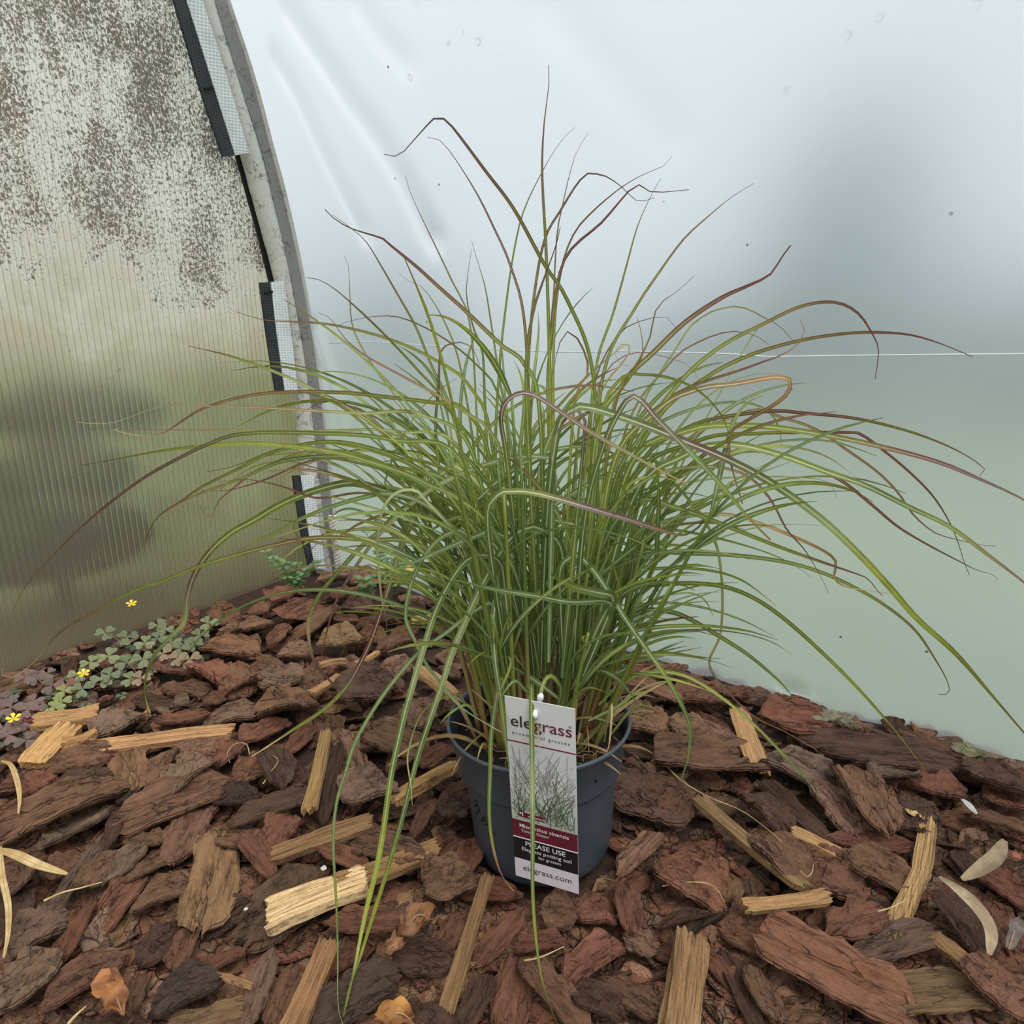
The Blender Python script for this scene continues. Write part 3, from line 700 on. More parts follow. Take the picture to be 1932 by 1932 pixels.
for ci, (rg, x1, y1, x2, y2, w, kd, shp, lab) in enumerate(CHIPS):
    ox, oy, sc = REG[rg]
    x1, x2 = ox + x1 / sc, ox + x2 / sc; y1, y2 = oy + y1 / sc, oy + y2 / sc; w /= sc
    wood = kd in 'wpo'
    h = .026 if wood else .010 + .016 * rnd.random()
    if shp == -1: h = .002
    a, b = at_z(x1, y1, h), at_z(x2, y2, h); c = at_z((x1 + x2) / 2, (y1 + y2) / 2, h)
    n = np.array([-(y2 - y1), x2 - x1]); n = n / np.linalg.norm(n) * w / 2
    e1 = at_z((x1 + x2) / 2 + n[0], (y1 + y2) / 2 + n[1], h); e2 = at_z((x1 + x2) / 2 - n[0], (y1 + y2) / 2 - n[1], h)
    ax = b - a; L = float(np.linalg.norm(ax)); axn = ax / L
    W = float(abs(np.cross(axn, e1 - e2)[2])); W = min(W, L * 1.25)
    vert = abs(y2 - y1) / (abs(x2 - x1) + abs(y2 - y1) + 1e-6)
    # flat pieces facing the viewer show their thickness as width
    T = min(.021, max(.008, .40 * min(W, L)))
    W = max(W - .45 * T * (1 - vert), W * .62)
    if wood: T = min(.014, max(.005, .5 * W))
    if shp == 2: T = .005
    if shp == 3: T = min(.026, .4 * W)
    me = BENT if shp == 4 else (WOOD[ci % 6] if wood else (BLOCK[ci % 6] if shp in (2, 3) else BARK[ci % 14]))
    k = rnd.choice((1, -1)) if shp != 4 else 1
    c = push_inside(c, .01)
    auto = lab is None
    if auto:
        size = 'small' if L < .045 else ('mid-sized' if L < .075 else 'large')
        lab = f'{size} {TWORD[kd]} bark chip {zone(c)}'
    o = put_chip(me, (c[0], c[1], h - .006), ax[:2] * k, L * (1.04 if wood else 1.16), W * (1.08 if wood else 1.18), T, jitter(lin(*TINT[kd])), rnd.uniform(-.20, .30), rnd.uniform(-.14, .14),
             lab, 'wood splinter' if wood else 'bark chip', None, 'wood_splinter' if wood else 'bark_chip')
    o['group'] = 'wood splinters in the mulch' if wood else 'bark chips of the mulch'; nb += not wood
    if auto: o['auto'] = f'{size} {TWORD[kd]}'
# unlisted chips fill the gaps between them
tints = ['b'] * 5 + ['r'] * 5 + ['d'] * 4 + ['g'] * 2 + ['l'] + ['t']
tries = 0
POT = np.array([.034, .578])
while nb < 298 and tries < 20000:
    tries += 1
    px, py = rnd.uniform(-40, 1980), rnd.uniform(1090, 1970)
    g = at_z(px, py, .004)
    r = g - C0
    if r @ D2 < (.05 if r @ D1 > .12 else .10) or r @ D1 < .02 or np.hypot(*(g[:2] - POT)) < .088: continue
    L = rnd.uniform(.035, .075); W = L * rnd.uniform(.4, .7)
    near = min(((g[0] - q[0]) ** 2 + (g[1] - q[1]) ** 2) ** .5 / (.30 * (q[2] + q[3]) * .5 + .30 * (L + W) * .5) for q in placed)
    if near < 1.25 - tries * .00004: continue
    kd = rnd.choice(tints); a = rnd.uniform(0, math.pi * 2)
    size = 'small' if L < .045 else ('mid-sized' if L < .075 else 'large')
    o = put_chip(rnd.choice(BARK), (g[0], g[1], rnd.uniform(-.004, .006)), (math.cos(a), math.sin(a)), L, W, rnd.uniform(.007, .013), jitter(lin(*TINT[kd])),
             rnd.uniform(-.3, .3), rnd.uniform(-.2, .2), f'{size} {TWORD[kd]} bark chip {zone(g)}', 'bark chip', 'bark chips of the mulch'); nb += 1; o['auto'] = f'{size} {TWORD[kd]}'
# the finer mulch nobody could count
V, F, CL = [], [], []
nv = 0
for it in range(4600 + 4200):
    beyond = it >= 4600                       # the mulch goes on at both sides and towards the viewer
    px, py = rnd.uniform(-160, 2090), rnd.uniform(1075, 2080)
    g = at_z(px, py, 0)
    if beyond:
        g = np.array([rnd.uniform(-1.45, 1.35), rnd.uniform(-.40, 1.2), 0.]); d_ = depth_of(g)
        if d_ > .1 and abs(g[0]) * FPX / d_ < 985 and g[1] > .37: continue
    r = g - C0
    if r @ D2 < (.010 if r @ D1 > .12 else .085) or r @ D1 < .006 or np.hypot(*(g[:2] - POT)) < .082 or (g[1] < .2 and not beyond): continue
    L = rnd.uniform(.016, .055) if not beyond else rnd.uniform(.035, .085); W = L * rnd.uniform(.35, .75); T = rnd.uniform(.003, .009)
    lv, lf = rnd.choice(LOWV)
    M = Matrix.Translation((g[0], g[1], floor_z(g[0], g[1]) + rnd.uniform(-.003, .005))) @ Matrix.Rotation(rnd.uniform(0, 6.28), 4, 'Z') @ Matrix.Rotation(rnd.uniform(-.5, .5), 4, 'X') @ Matrix.Rotation(rnd.uniform(-.35, .35), 4, 'Y') @ Matrix.Diagonal((L, W, T, 1))
    Mn = np.array(M); P = lv @ Mn[:3, :3].T + Mn[:3, 3]
    V.append(P); F += [tuple(i + nv for i in q) for q in lf]; nv += len(P)
    c = jitter(lin(*TINT[rnd.choice(tints)]), .2); CL += [c] * len(P)
crumbs = mesh('bark_mulch', np.concatenate(V), F, M_chipstuff); point_color(crumbs.data, CL)
tag(crumbs, 'fine bark mulch crumbs filling the gaps between chips', 'mulch', None, 'stuff')
# ------------------------------------------------------------------ the potted grass
POTM = Matrix.Translation((.034, .578, 0)) @ Matrix.Rotation(math.radians(-2.5), 4, 'Y') @ Matrix.Rotation(math.radians(-1.5), 4, 'X')
POTN = np.array(POTM)
plant = empty('potted_grass'); plant.matrix_world = POTM
tag(plant, 'ornamental grass with arching blades in a dark grey nursery pot', 'potted plant')
PINV = POTM.inverted()
def child_world(o, parent=plant, inv=PINV):
    o.parent = parent; o.matrix_parent_inverse = inv; return o
def lathe(prof, n=96):
    v, f = [], []
    for r, z in prof:
        for k in range(n):
            a = 2 * math.pi * k / n; v.append((r * math.cos(a), r * math.sin(a), z))
    m = len(prof)
    for i in range(m - 1):
        for k in range(n):
            k2 = (k + 1) % n; f.append((i * n + k, i * n + k2, (i + 1) * n + k2, (i + 1) * n + k))
    f.append(tuple(range(n))[::-1]) if prof[0][0] > .001 else None
    return v, f
t = NT('nursery_pot_plastic'); tc = t.n('TexCoord').outputs['Object']
a = t.n('TexNoise', {'Vector': tc, 'Scale': 14.0, 'Detail': 5.0}).outputs[0]; b = t.n('TexNoise', {'Vector': tc, 'Scale': 420.0, 'Detail': 3.0}).outputs[0]
c = t.mix(t.ramp(a, [(.4, 0), (.75, .5)]), lin(62, 72, 82), lin(78, 86, 94)); c = t.mix(t.ramp(b, [(.68, 0), (.74, .6)]), c, lin(130, 132, 134))
M_pot = t.done(t.bsdf(c, .42, t.bump(b, .12, .0006)))
prof = [(.066, .002), (.070, .003), (.0725, .008), (.0735, .016), (.0745, .018), (.0800, .094), (.0812, .099), (.0860, .1015), (.0866, .104),
        (.0915, .1425), (.0950, .1455), (.0960, .1480), (.0950, .1500), (.0930, .1496), (.0918, .147), (.0890, .125), (.0850, .104)]
v, f = lathe(prof); pot = mesh('pot', v, f, M_pot, plant, smooth=True)
# marker scribbles on the side of the pot
M_ink = plain('marker_ink', (14, 14, 16), .5)
def on_pot(px, py):
    d = ray(px, py); d = d / np.linalg.norm(d)
    Pi = np.array(PINV); o = Pi[:3, :3] @ CO + Pi[:3, 3]; e = Pi[:3, :3] @ d
    for k in np.linspace(.3, .8, 2500):
        p = o + e * k
        if 0 < p[2] < .15 and np.hypot(p[0], p[1]) < np.interp(p[2], [q[1] for q in prof[:14]], [q[0] for q in prof[:14]]) + .0004: return p
    return None
def Z8(x, y): return 840 + x / 4.6, 1280 + y / 4.6
for st in ([(250, 1068), (272, 1062), (278, 1085), (258, 1110), (285, 1112), (290, 1150), (268, 1180)],
           [(352, 1205), (322, 1212), (325, 1240), (352, 1232), (372, 1245), (368, 1268), (335, 1272)],
           [(375, 1352), (392, 1335), (410, 1338), (432, 1352)], [(1305, 872), (1312, 892), (1300, 910)]):
    pp = [on_pot(*Z8(*q)) for q in st]; pp = [q for q in pp if q is not None]
    if len(pp) > 2:
        v, f = [], []; tube(v, f, catmull(pp, 24), .0007, 5); mesh('marker_stroke', v, f, M_ink, pot, smooth=True)
# potting soil with lumps and roots
t = NT('potting_soil'); tc = t.n('TexCoord').outputs['Object']
b = t.n('TexNoise', {'Vector': tc, 'Scale': 260.0, 'Detail': 6.0, 'Roughness': .75}).outputs[0]
M_psoil = t.done(t.bsdf(t.ramp(b, [(.35, lin(28, 20, 17)), (.6, lin(58, 42, 34)), (.75, lin(104, 80, 62))]), .95, t.bump(b, 1.0, .008)))
v, f = [(0, 0, .128)], []; na, nr = 60, 18
for j in range(1, nr + 1):
    r = .0885 * j / nr
    for k in range(na):
        w = 2 * math.pi * k / na; x, y = r * math.cos(w), r * math.sin(w)
        v.append((x, y, .124 + .010 * mnoise.noise((x * 45, y * 45, 3)) + .006 * mnoise.noise((x * 130, y * 130, 9)) + .010 * (1 - r / .0885)))
for k in range(na): f.append((0, 1 + k, 1 + (k + 1) % na))
for j in range(nr - 1):
    for k in range(na): f.append((1 + j * na + k, 1 + (j + 1) * na + k, 1 + (j + 1) * na + (k + 1) % na, 1 + j * na + (k + 1) % na))
soil = mesh('soil', v, f, M_psoil, plant)
M_root = plain('dry_root', (134, 108, 82), .85, .3, 200)
for k in range(26):
    a = rnd.uniform(0, 6.28); r0 = rnd.uniform(.045, .08); q = np.array([r0 * math.cos(a), r0 * math.sin(a), .133]); dr = rnd.uniform(0, 6.28); path = [q]
    for s in range(4): dr += rnd.uniform(-.7, .7); path.append(path[-1] + np.array([math.cos(dr), math.sin(dr), 0]) * .007 + np.array([0, 0, rnd.uniform(-.003, .003)]))
    path = [p * np.array([min(1, .083 / max(1e-6, np.hypot(p[0], p[1])))] * 2 + [1]) for p in path]
    v, f = [], []; tube(v, f, catmull(path, 8), .0006, 4); mesh('root', v, f, M_root, soil)

# ---- leaf blades
t = NT('grass_blade')
cA = t.n('Attribute', attribute_name='Col').outputs[0]; ribA = t.n('Attribute', attribute_name='rib').outputs['Fac']
tc = t.n('TexCoord').outputs['Object']; nz = t.n('TexNoise', {'Vector': tc, 'Scale': 90.0, 'Detail': 3.0}).outputs[0]
cA2 = t.mix(1.0, cA, t.ramp(nz, [(.3, .82), (.7, 1.15)]), 'MULTIPLY')
stripe = t.math('MULTIPLY', t.ramp(ribA, [(.74, 0), (.90, 1)]), t.n('Attribute', attribute_name='ribk').outputs['Fac'])
cB = t.mix(stripe, cA2, lin(206, 212, 168))
dif = t.bsdf(cB, .42, **{'Specular IOR Level': .4}); trn = t.n('BsdfTranslucent', {'Color': t.mix(1.0, cB, (1.15, 1.15, .9, 1), 'MULTIPLY')}).outputs[0]
M_blade = t.done(t.mixs(.36, dif, trn))
BC = {'g': (120, 136, 58), 'y': (150, 160, 62), 'd': (84, 104, 54), 'k': (104, 124, 72), 'r': (122, 72, 72), 'b': (124, 98, 64), 's': (184, 164, 118), 'v': (112, 84, 88), 'o': (162, 116, 68), 'x': (74, 62, 54), 'a': (124, 128, 58), 'p': (158, 168, 116)}
SV, SF, SC, SR, SK, SN = [], [], [], [], [], [0]
nblade = [0]
def blade(P, W, cols, seed, thin=.62, stuff=False, rib=.75, n=20, twist=0.0, fold=.22, ce=1.3):
    P = catmull(P, n); n1 = len(P)
    lc = [np.array(lin(*BC[c])[:3]) for c in cols]
    v, f, cl, rb, rk = [], [], [], [], []
    for i, p in enumerate(P):
        t_ = i / (n1 - 1); tg = nrm(P[min(i + 1, n1 - 1)] - P[max(i - 1, 0)])
        view = nrm(p - CO); side = np.cross(tg, view)
        if np.linalg.norm(side) < .05: side = np.array([1., 0, 0])
        side = nrm(side); nm = np.cross(side, tg)
        a = twist * math.sin(t_ * 3 + seed) + .35 * math.sin(seed * 7.7); side2 = side * math.cos(a) + nm * math.sin(a); nm2 = np.cross(side2, tg)
        w = W * (min(1, .55 + t_ * 2.2)) * max(.10, (1 - t_ ** 2.0)) ** thin
        if t_ > .86: w *= max(.25, 1 - (t_ - .86) * 4)
        v += [p - side2 * w / 2, p + nm2 * w * fold * .5, p + side2 * w / 2]
        k = t_ ** ce * (len(lc) - 1); j = min(int(k), len(lc) - 2); c = lc[j] + (lc[j + 1] - lc[j]) * (k - j)
        c = np.append(c, 1); cl += [c, c, c]; rb += [0, 1, 0]; r_ = rib * max(0, 1 - max(0, t_ - .6) * 2.6); rk += [r_] * 3
    for i in range(n1 - 1):
        b = 3 * i; f += [(b, b + 1, b + 4, b + 3), (b + 1, b + 2, b + 5, b + 4)]
    if stuff:
        o = SN[0]; SV.extend(v); SF.extend([tuple(q + o for q in g) for g in f]); SC.extend(cl); SR.extend(rb); SK.extend(rk); SN[0] += len(v); return
    me = mesh('leaf_blade', v, f, M_blade, smooth=True, link=False); point_color(me, cl); point_float(me, rb, 'rib'); point_float(me, rk, 'ribk')
    child_world(inst('leaf_blade', me)); nblade[0] += 1

# traced blades: points in the photograph, width in pixels, colours from foot to tip, distance of foot and tip from the viewer
T = [
 ([(1042,1290),(1040,1000),(1037,700),(1031,488),(1023,333),(1026,240),(1036,156),(1035,122)],10,'kygbv',.60,.60),
 ([(1120,1290),(1128,950),(1118,700),(1070,566),(1026,497),(970,395),(917,324),(861,249),(840,226),(824,221),(809,233),(775,271),(756,291),(740,295),(725,291)],11,'kygbvv',.58,.55),
 ([(1005,1280),(1000,850),(990,612),(964,504),(930,426),(899,364),(855,294),(830,265),(818,258),(807,259)],8,'kgbvv',.62,.62),
 ([(920,1280),(900,800),(886,609),(855,535),(818,457),(784,386),(766,342),(765,331)],7,'kgabv',.64,.66),
 ([(1030,1280),(1020,800),(989,687),(948,653),(883,591),(824,538),(787,504),(743,468),(719,448),(700,443),(660,430),(630,412),(613,395)],12,'kggbrx',.56,.50),
 ([(950,1270),(935,900),(942,700),(958,550),(973,457),(989,395),(1023,324),(1057,268),(1085,240)],7,'kggv',.64,.66),
 ([(1040,1260),(1038,700),(1045,550),(1051,442),(1063,380),(1076,324),(1090,280),(1104,265),(1110,251)],6,'kgbv',.63,.66),
 ([(990,1280),(992,850),(998,660),(1011,535),(1029,448),(1057,398),(1088,348),(1105,330),(1116,327),(1144,333),(1172,352),(1197,376),(1212,380),(1234,373)],8,'kgabvv',.62,.60),
 ([(1060,1280),(1045,850),(1045,640),(1057,519),(1079,448),(1110,407),(1166,358),(1212,330),(1253,313),(1268,295)],8,'kygrv',.63,.64),
 ([(1060,1280),(1035,800),(1040,640),(1063,494),(1135,420),(1178,370),(1200,348),(1216,356),(1237,363),(1300,358)],9,'kyarrv',.62,.60),
 ([(1100,1280),(1112,850),(1125,690),(1157,591),(1184,494),(1203,426),(1228,370),(1247,336)],7,'kygav',.65,.70),
 ([(1110,1290),(1125,850),(1144,684),(1197,584),(1240,519),(1290,451),(1340,405),(1380,372),(1422,346)],8,'kgabv',.65,.72),
 ([(1020,1280),(1000,900),(993,700),(1004,597),(1023,535),(1048,466),(1057,429)],11,'kggbx',.55,.52),
 ([(1110,1280),(1120,850),(1180,720),(1230,668),(1295,606),(1363,561),(1405,542),(1446,523),(1461,508),(1475,485),(1492,463)],13,'kggbrr',.57,.55),
 ([(1130,1280),(1150,950),(1210,820),(1291,712),(1363,652),(1443,610),(1503,581),(1552,570),(1590,574),(1621,593),(1643,625),(1657,655),(1655,689),(1651,716)],11,'kkgabrv',.57,.55),
 ([(1130,1280),(1170,950),(1240,790),(1333,712),(1412,671),(1503,644),(1579,631),(1643,627),(1712,631),(1768,646),(1837,674)],10,'kgabrv',.60,.60),
 ([(1110,1280),(1180,850),(1280,650),(1325,598),(1371,580),(1405,581),(1443,600),(1473,617),(1503,652)],6,'kgpsv',.66,.70),
 ([(1120,1280),(1170,900),(1250,760),(1412,693),(1465,674),(1503,653),(1518,625),(1509,602)],9,'kgabrs',.60,.56),
 ([(1110,1280),(1150,900),(1240,775),(1314,735),(1389,724),(1455,712),(1480,713),(1492,720),(1488,739),(1465,761),(1412,792),(1378,815),(1374,841),(1382,887),(1401,951)],13,'kyabobbb',.56,.50),
 ([(1080,1280),(1100,1000),(1135,850),(1175,765),(1196,747),(1215,760),(1238,788),(1298,849),(1363,917),(1412,977),(1454,1019)],17,'dkkvkgb',.52,.46),
 ([(1020,1280),(1030,1000),(1050,820),(1075,775),(1110,768),(1200,796),(1276,826),(1382,871),(1465,917),(1552,981),(1617,1042),(1677,1106),(1730,1167),(1802,1232),(1870,1310),(1940,1392)],16,'dkkvkpyyaab',.54,.46),
 ([(1110,1290),(1180,930),(1314,833),(1427,818),(1541,816),(1605,816),(1626,820),(1666,849),(1712,887),(1757,932),(1787,977),(1806,1019),(1818,1057),(1829,1085)],11,'kkgyrrrbx',.57,.52),
 ([(1110,1290),(1190,920),(1290,810),(1439,777),(1522,780),(1617,790),(1712,813),(1787,841),(1837,868),(1861,890),(1848,898)],10,'kkgrrabv',.58,.55),
 ([(1100,1290),(1180,900),(1290,815),(1412,803),(1541,818),(1655,841),(1768,871),(1844,902),(1932,943),(1990,985)],13,'kgyarvb',.57,.50),
 ([(1100,1290),(1190,950),(1290,860),(1371,838),(1465,856),(1560,890),(1636,917),(1712,955),(1791,993),(1863,1046),(1932,1099),(1990,1150)],15,'kkggdgbb',.55,.47),
 ([(1120,1290),(1240,900),(1400,780),(1480,790),(1541,811),(1598,849),(1655,890),(1693,928),(1719,966),(1742,989),(1775,1010),(1860,1030),(1880,1030)],7,'kgbbbx',.60,.55),
 ([(1100,1290),(1190,980),(1300,890),(1400,852),(1480,862),(1579,902),(1643,951),(1693,993),(1749,1027),(1806,1057),(1844,1076),(1874,1084),(1884,1095),(1874,1102),(1866,1091)],8,'kgarrbs',.58,.52),
 ([(1090,1290),(1130,1050),(1200,947),(1276,958),(1352,985),(1465,1030),(1541,1057),(1602,1078),(1636,1091),(1655,1114),(1665,1124)],11,'dkggarr',.55,.52),
 ([(1090,1300),(1130,1120),(1200,1046),(1295,1044),(1389,1048),(1484,1061),(1560,1084),(1636,1121),(1693,1159),(1730,1193),(1757,1232),(1785,1280),(1791,1308),(1770,1310)],9,'dkgabx',.58,.57),
 ([(1120,1300),(1160,1150),(1200,1110),(1257,1102),(1314,1101),(1371,1108),(1427,1131),(1484,1171),(1552,1232),(1620,1300),(1690,1380),(1742,1448)],10,'kggyag',.58,.67),
 ([(1130,1300),(1170,1190),(1215,1153),(1252,1153),(1284,1160),(1325,1181),(1366,1206),(1408,1233),(1449,1266),(1480,1295),(1501,1324)],10,'dkgkga',.57,.70),
 ([(1066,1300),(1058,1150),(1057,1075),(1077,1051),(1092,1048),(1120,1076),(1154,1125),(1180,1167),(1211,1212),(1252,1270),(1279,1316),(1298,1357),(1302,1388),(1298,1430),(1286,1469)],13,'dkkkgdkk',.53,.50),
 ([(1130,1330),(1155,1305),(1180,1289),(1201,1274),(1232,1268),(1267,1269),(1304,1280),(1346,1305),(1387,1336),(1428,1372),(1470,1415),(1511,1458),(1536,1490),(1551,1521)],9,'gyyagkkx',.55,.62),
 ([(1110,1310),(1140,1285),(1180,1262),(1221,1239),(1263,1226),(1296,1219)],6,'kgkx',.58,.62),
 ([(1120,1300),(1160,1250),(1190,1235),(1232,1231),(1273,1232),(1315,1239),(1358,1243)],7,'kggx',.58,.60),
 ([(1100,1290),(1150,1000),(1220,870),(1270,910),(1310,955),(1329,981),(1352,1030),(1361,1087),(1363,1144),(1358,1201),(1341,1237),(1339,1258),(1356,1287),(1387,1320),(1428,1355),(1480,1380),(1542,1415)],7,'kgpsvbs',.56,.68),
 ([(1100,1280),(1140,1000),(1220,905),(1320,880),(1400,893),(1440,925),(1463,958),(1485,1000),(1520,1040),(1555,1100),(1563,1120)],8,'kgarxb',.54,.50),
 ([(1110,1290),(1180,1000),(1240,930),(1330,905),(1430,900),(1490,900),(1560,908),(1579,940)],7,'kggab',.60,.62),
 ([(1110,1290),(1180,1040),(1250,985),(1360,970),(1440,990),(1530,1027),(1570,1050),(1577,1065),(1574,1090),(1590,1105),(1620,1112),(1680,1120)],9,'kgksobss',.56,.54),
 ([(1100,1290),(1160,1030),(1240,1000),(1330,1010),(1440,1040),(1505,1070),(1530,1090)],7,'kkgpb',.58,.60),
 ([(1110,1300),(1180,1090),(1240,1073),(1330,1075),(1400,1095),(1465,1143)],8,'dkggs',.60,.62),
 ([(1120,1310),(1190,1160),(1240,1138),(1320,1145),(1400,1170),(1460,1200)],6,'kkgx',.62,.66),
 ([(1130,1320),(1190,1185),(1230,1165),(1275,1172)],5,'kkg',.60,.62),
 # upper right small ones
 ([(1100,1280),(1150,800),(1200,690),(1225,640),(1240,580),(1280,548),(1310,520)],6,'kygbv',.64,.68),
 ([(1090,1280),(1110,800),(1160,640),(1230,600),(1262,600),(1275,618)],5,'kgvv',.66,.70),
 ([(1130,1280),(1170,850),(1260,690),(1330,640),(1390,625),(1440,640),(1450,650)],6,'kgbr',.63,.66),
 ([(1090,1280),(1130,820),(1172,715),(1206,707),(1250,710),(1295,724),(1329,746),(1359,780),(1374,815),(1378,850)],9,'kyyaar',.55,.52),
 ([(1100,1280),(1150,830),(1180,720),(1209,682),(1213,655),(1209,624),(1202,599)],9,'kyaobo',.56,.54),
 ([(1080,1280),(1110,830),(1140,730),(1170,690),(1190,660),(1180,648),(1165,655),(1160,675),(1180,690),(1210,690)],6,'kyass',.56,.54),
 ([(1060,1280),(1080,800),(1110,700),(1090,640),(1072,625),(1055,650),(1040,720)],8,'kyyobr',.57,.55),
 ([(1080,1280),(1120,800),(1145,700),(1200,665),(1260,675),(1300,690),(1320,720)],5,'kgrr',.64,.66),
 # left
 ([(960,1280),(930,900),(880,776),(811,759),(728,749),(666,742),(584,739),(501,742),(435,754),(380,772),(341,796),(308,817),(272,822),(235,817),(214,810)],10,'kgyabbrs',.57,.52),
 ([(950,1280),(900,880),(801,784),(687,780),(616,776),(507,770),(417,767),(333,764),(290,770),(246,787),(203,799),(145,797)],9,'kggabbks',.56,.50),
 ([(950,1280),(880,870),(750,815),(650,812),(543,814),(435,812),(308,811),(261,810),(239,814)],8,'kggabr',.60,.60),
 ([(940,1280),(900,990),(800,910),(688,868),(616,850),(543,841),(471,836),(399,840),(308,850),(236,863),(156,878)],12,'kggyyab',.57,.50),
 ([(950,1280),(880,890),(740,830),(580,817),(453,819),(391,839),(344,861),(272,901),(199,955),(145,1002),(91,1057),(47,1107),(24,1153)],10,'kggavrbb',.55,.46),
 ([(940,1280),(890,1000),(800,890),(650,835),(525,850),(453,883),(380,919),(344,944),(308,966),(286,991),(274,1020)],10,'kkggabx',.58,.55),
 ([(940,1280),(900,1020),(820,930),(680,866),(543,868),(453,904),(380,930),(326,957),(290,984),(284,1017)],10,'kggdabb',.58,.56),
 ([(950,1280),(870,950),(700,870),(600,850),(536,865),(471,897),(435,926),(413,944),(395,980),(377,955)],8,'kgyabrr',.60,.60),
 ([(940,1280),(900,1050),(800,955),(728,927),(666,911),(610,921),(563,937),(521,956),(480,981),(435,1006),(395,1042),(366,1086),(353,1129),(348,1172),(326,1198),(290,1238),(274,1285),(275,1320),(284,1345)],13,'dkgavpkka',.53,.78),
 ([(1035,1250),(1042,900),(1030,864),(970,863),(903,880),(836,910),(790,940),(728,995),(684,1050),(642,1117),(624,1164),(611,1216),(604,1249)],11,'kkppvrr',.50,.62),
 ([(950,1290),(920,1080),(850,990),(790,945),(733,931),(687,938),(625,956),(563,981),(521,1004),(480,1022),(442,1046)],12,'dkkkgga',.56,.56),
 ([(950,1300),(890,1120),(790,1028),(697,1019),(625,1014),(573,1017),(521,1028),(480,1038),(380,1067),(308,1096),(254,1114),(181,1154),(127,1183),(94,1212),(65,1248),(29,1276),(5,1276),(5,1261)],10,'dkabaagbvss',.57,.50),
 ([(950,1280),(900,890),(840,760),(788,698),(735,641),(687,594),(634,547),(600,527),(578,524)],9,'kgygbv',.60,.60),
 ([(960,1280),(930,850),(886,729),(819,678),(735,640),(634,614),(560,607),(500,604),(445,588)],8,'kgyabr',.61,.62),
 ([(960,1280),(950,900),(923,813),(886,783),(819,742),(751,705),(691,672),(650,638),(637,618),(620,598),(600,590)],11,'kggbrv',.56,.52),
 ([(920,1280),(860,900),(780,790),(721,715),(684,658),(664,611),(660,550),(657,500),(650,483)],6,'kgav',.63,.66),
 ([(940,1280),(890,950),(852,776),(815,692),(785,618),(751,557),(718,500),(690,455),(655,425),(628,405)],7,'kgabv',.63,.66),
 ([(970,1280),(960,850),(936,735),(903,692),(856,651),(802,618),(751,598),(708,597),(667,604),(637,614)],7,'kggbv',.62,.62),
 ([(870,1250),(830,900),(822,803),(827,735),(829,688),(832,661),(849,649),(876,647),(896,665),(905,690)],8,'kkgxbb',.60,.60),
 ([(940,1280),(916,786),(911,668),(896,628),(880,560),(885,500),(890,470)],7,'kgdv',.64,.66),
 ([(930,1280),(900,900),(870,700),(840,610),(800,545),(770,530),(752,516)],6,'kgav',.64,.68),
 ([(980,1280),(960,850),(940,700),(925,600),(915,540),(900,490),(890,455)],6,'kgav',.66,.70),
 ([(940,1290),(900,1000),(830,880),(730,800),(640,760),(590,765),(560,790)],7,'kgavv',.60,.58),
 ([(940,1290),(880,960),(780,880),(680,845),(600,835),(520,850),(440,880),(390,890)],9,'kkgyab',.58,.57),
 ([(930,1290),(870,1000),(760,905),(660,870),(590,868),(500,905),(430,925),(380,925)],7,'kggbrr',.60,.60),
 ([(930,1290),(880,1040),(780,960),(690,930),(600,940),(540,920),(470,905),(410,910)],7,'kgarrb',.57,.55),
 ([(940,1290),(860,1000),(740,885),(640,850),(560,862),(480,880),(440,905),(415,925)],7,'kggab',.59,.58),
 ([(920,1290),(850,1090),(760,1015),(690,985),(620,975),(570,975),(555,990),(560,1010),(580,1035),(595,1030),(605,1010),(640,1000)],5,'kgavv',.58,.56),
 ([(930,1290),(860,970),(770,870),(700,800),(640,760),(612,745),(590,770),(586,800),(600,815)],6,'kgabv',.60,.58),
 ([(940,1300),(880,1100),(820,1050),(760,1040),(700,1030),(640,1035),(610,1060)],6,'kkgb',.60,.62),
 # front
 ([(1055,1250),(1062,1090),(1057,1031),(1035,1008),(1012,995),(992,998),(966,1014),(935,1059),(904,1116),(878,1173),(850,1240),(835,1290),(814,1350),(786,1436),(761,1536),(736,1625),(700,1739),(679,1807),(659,1864),(648,1918)],17,'dkkppkkkgyygg',.55,.392),
 ([(960,1280),(950,1090),(935,1054),(915,1048),(892,1051),(870,1068),(844,1108),(821,1156),(804,1207),(787,1264),(773,1313),(761,1357),(739,1457),(725,1554),(711,1636),(689,1725),(668,1830),(652,1900)],14,'dkkpkkgyyygg',.53,.398),
 ([(1006,1345),(1004,1300),(1003,1283),(1003,1300),(1003,1357),(1004,1464),(1005,1571),(1005,1679),(1011,1768),(1021,1839),(1039,1900),(1055,1940)],10,'gkpkkgyggka',.47,.385),
 ([(965,1280),(955,1130),(946,1117),(938,1130),(932,1156),(931,1199),(935,1256),(944,1313),(952,1380),(961,1452)],15,'dkkkkgkk',.52,.455),
 ([(952,1330),(948,1280),(942,1290),(937,1314),(927,1386),(925,1450),(923,1529),(927,1579),(937,1625),(950,1657),(970,1682)],9,'kkgkgaors',.50,.455),
 ([(960,1300),(935,1150),(900,1150),(840,1195),(790,1231),(738,1291),(699,1348),(668,1405),(653,1454),(637,1505),(630,1554),(629,1607),(634,1696),(637,1786),(637,1875),(640,1911),(648,1935)],8,'dkkkkkgkpp',.53,.392),
 ([(1080,1300),(1130,1180),(1157,1130),(1125,1118),(1090,1110),(1062,1097),(1040,1083)],22,'dkkkgd',.52,.47),
 ([(1090,1300),(1140,1180),(1151,1137),(1077,1136),(1020,1126),(935,1112),(858,1094)],13,'dkkkdd',.51,.46),
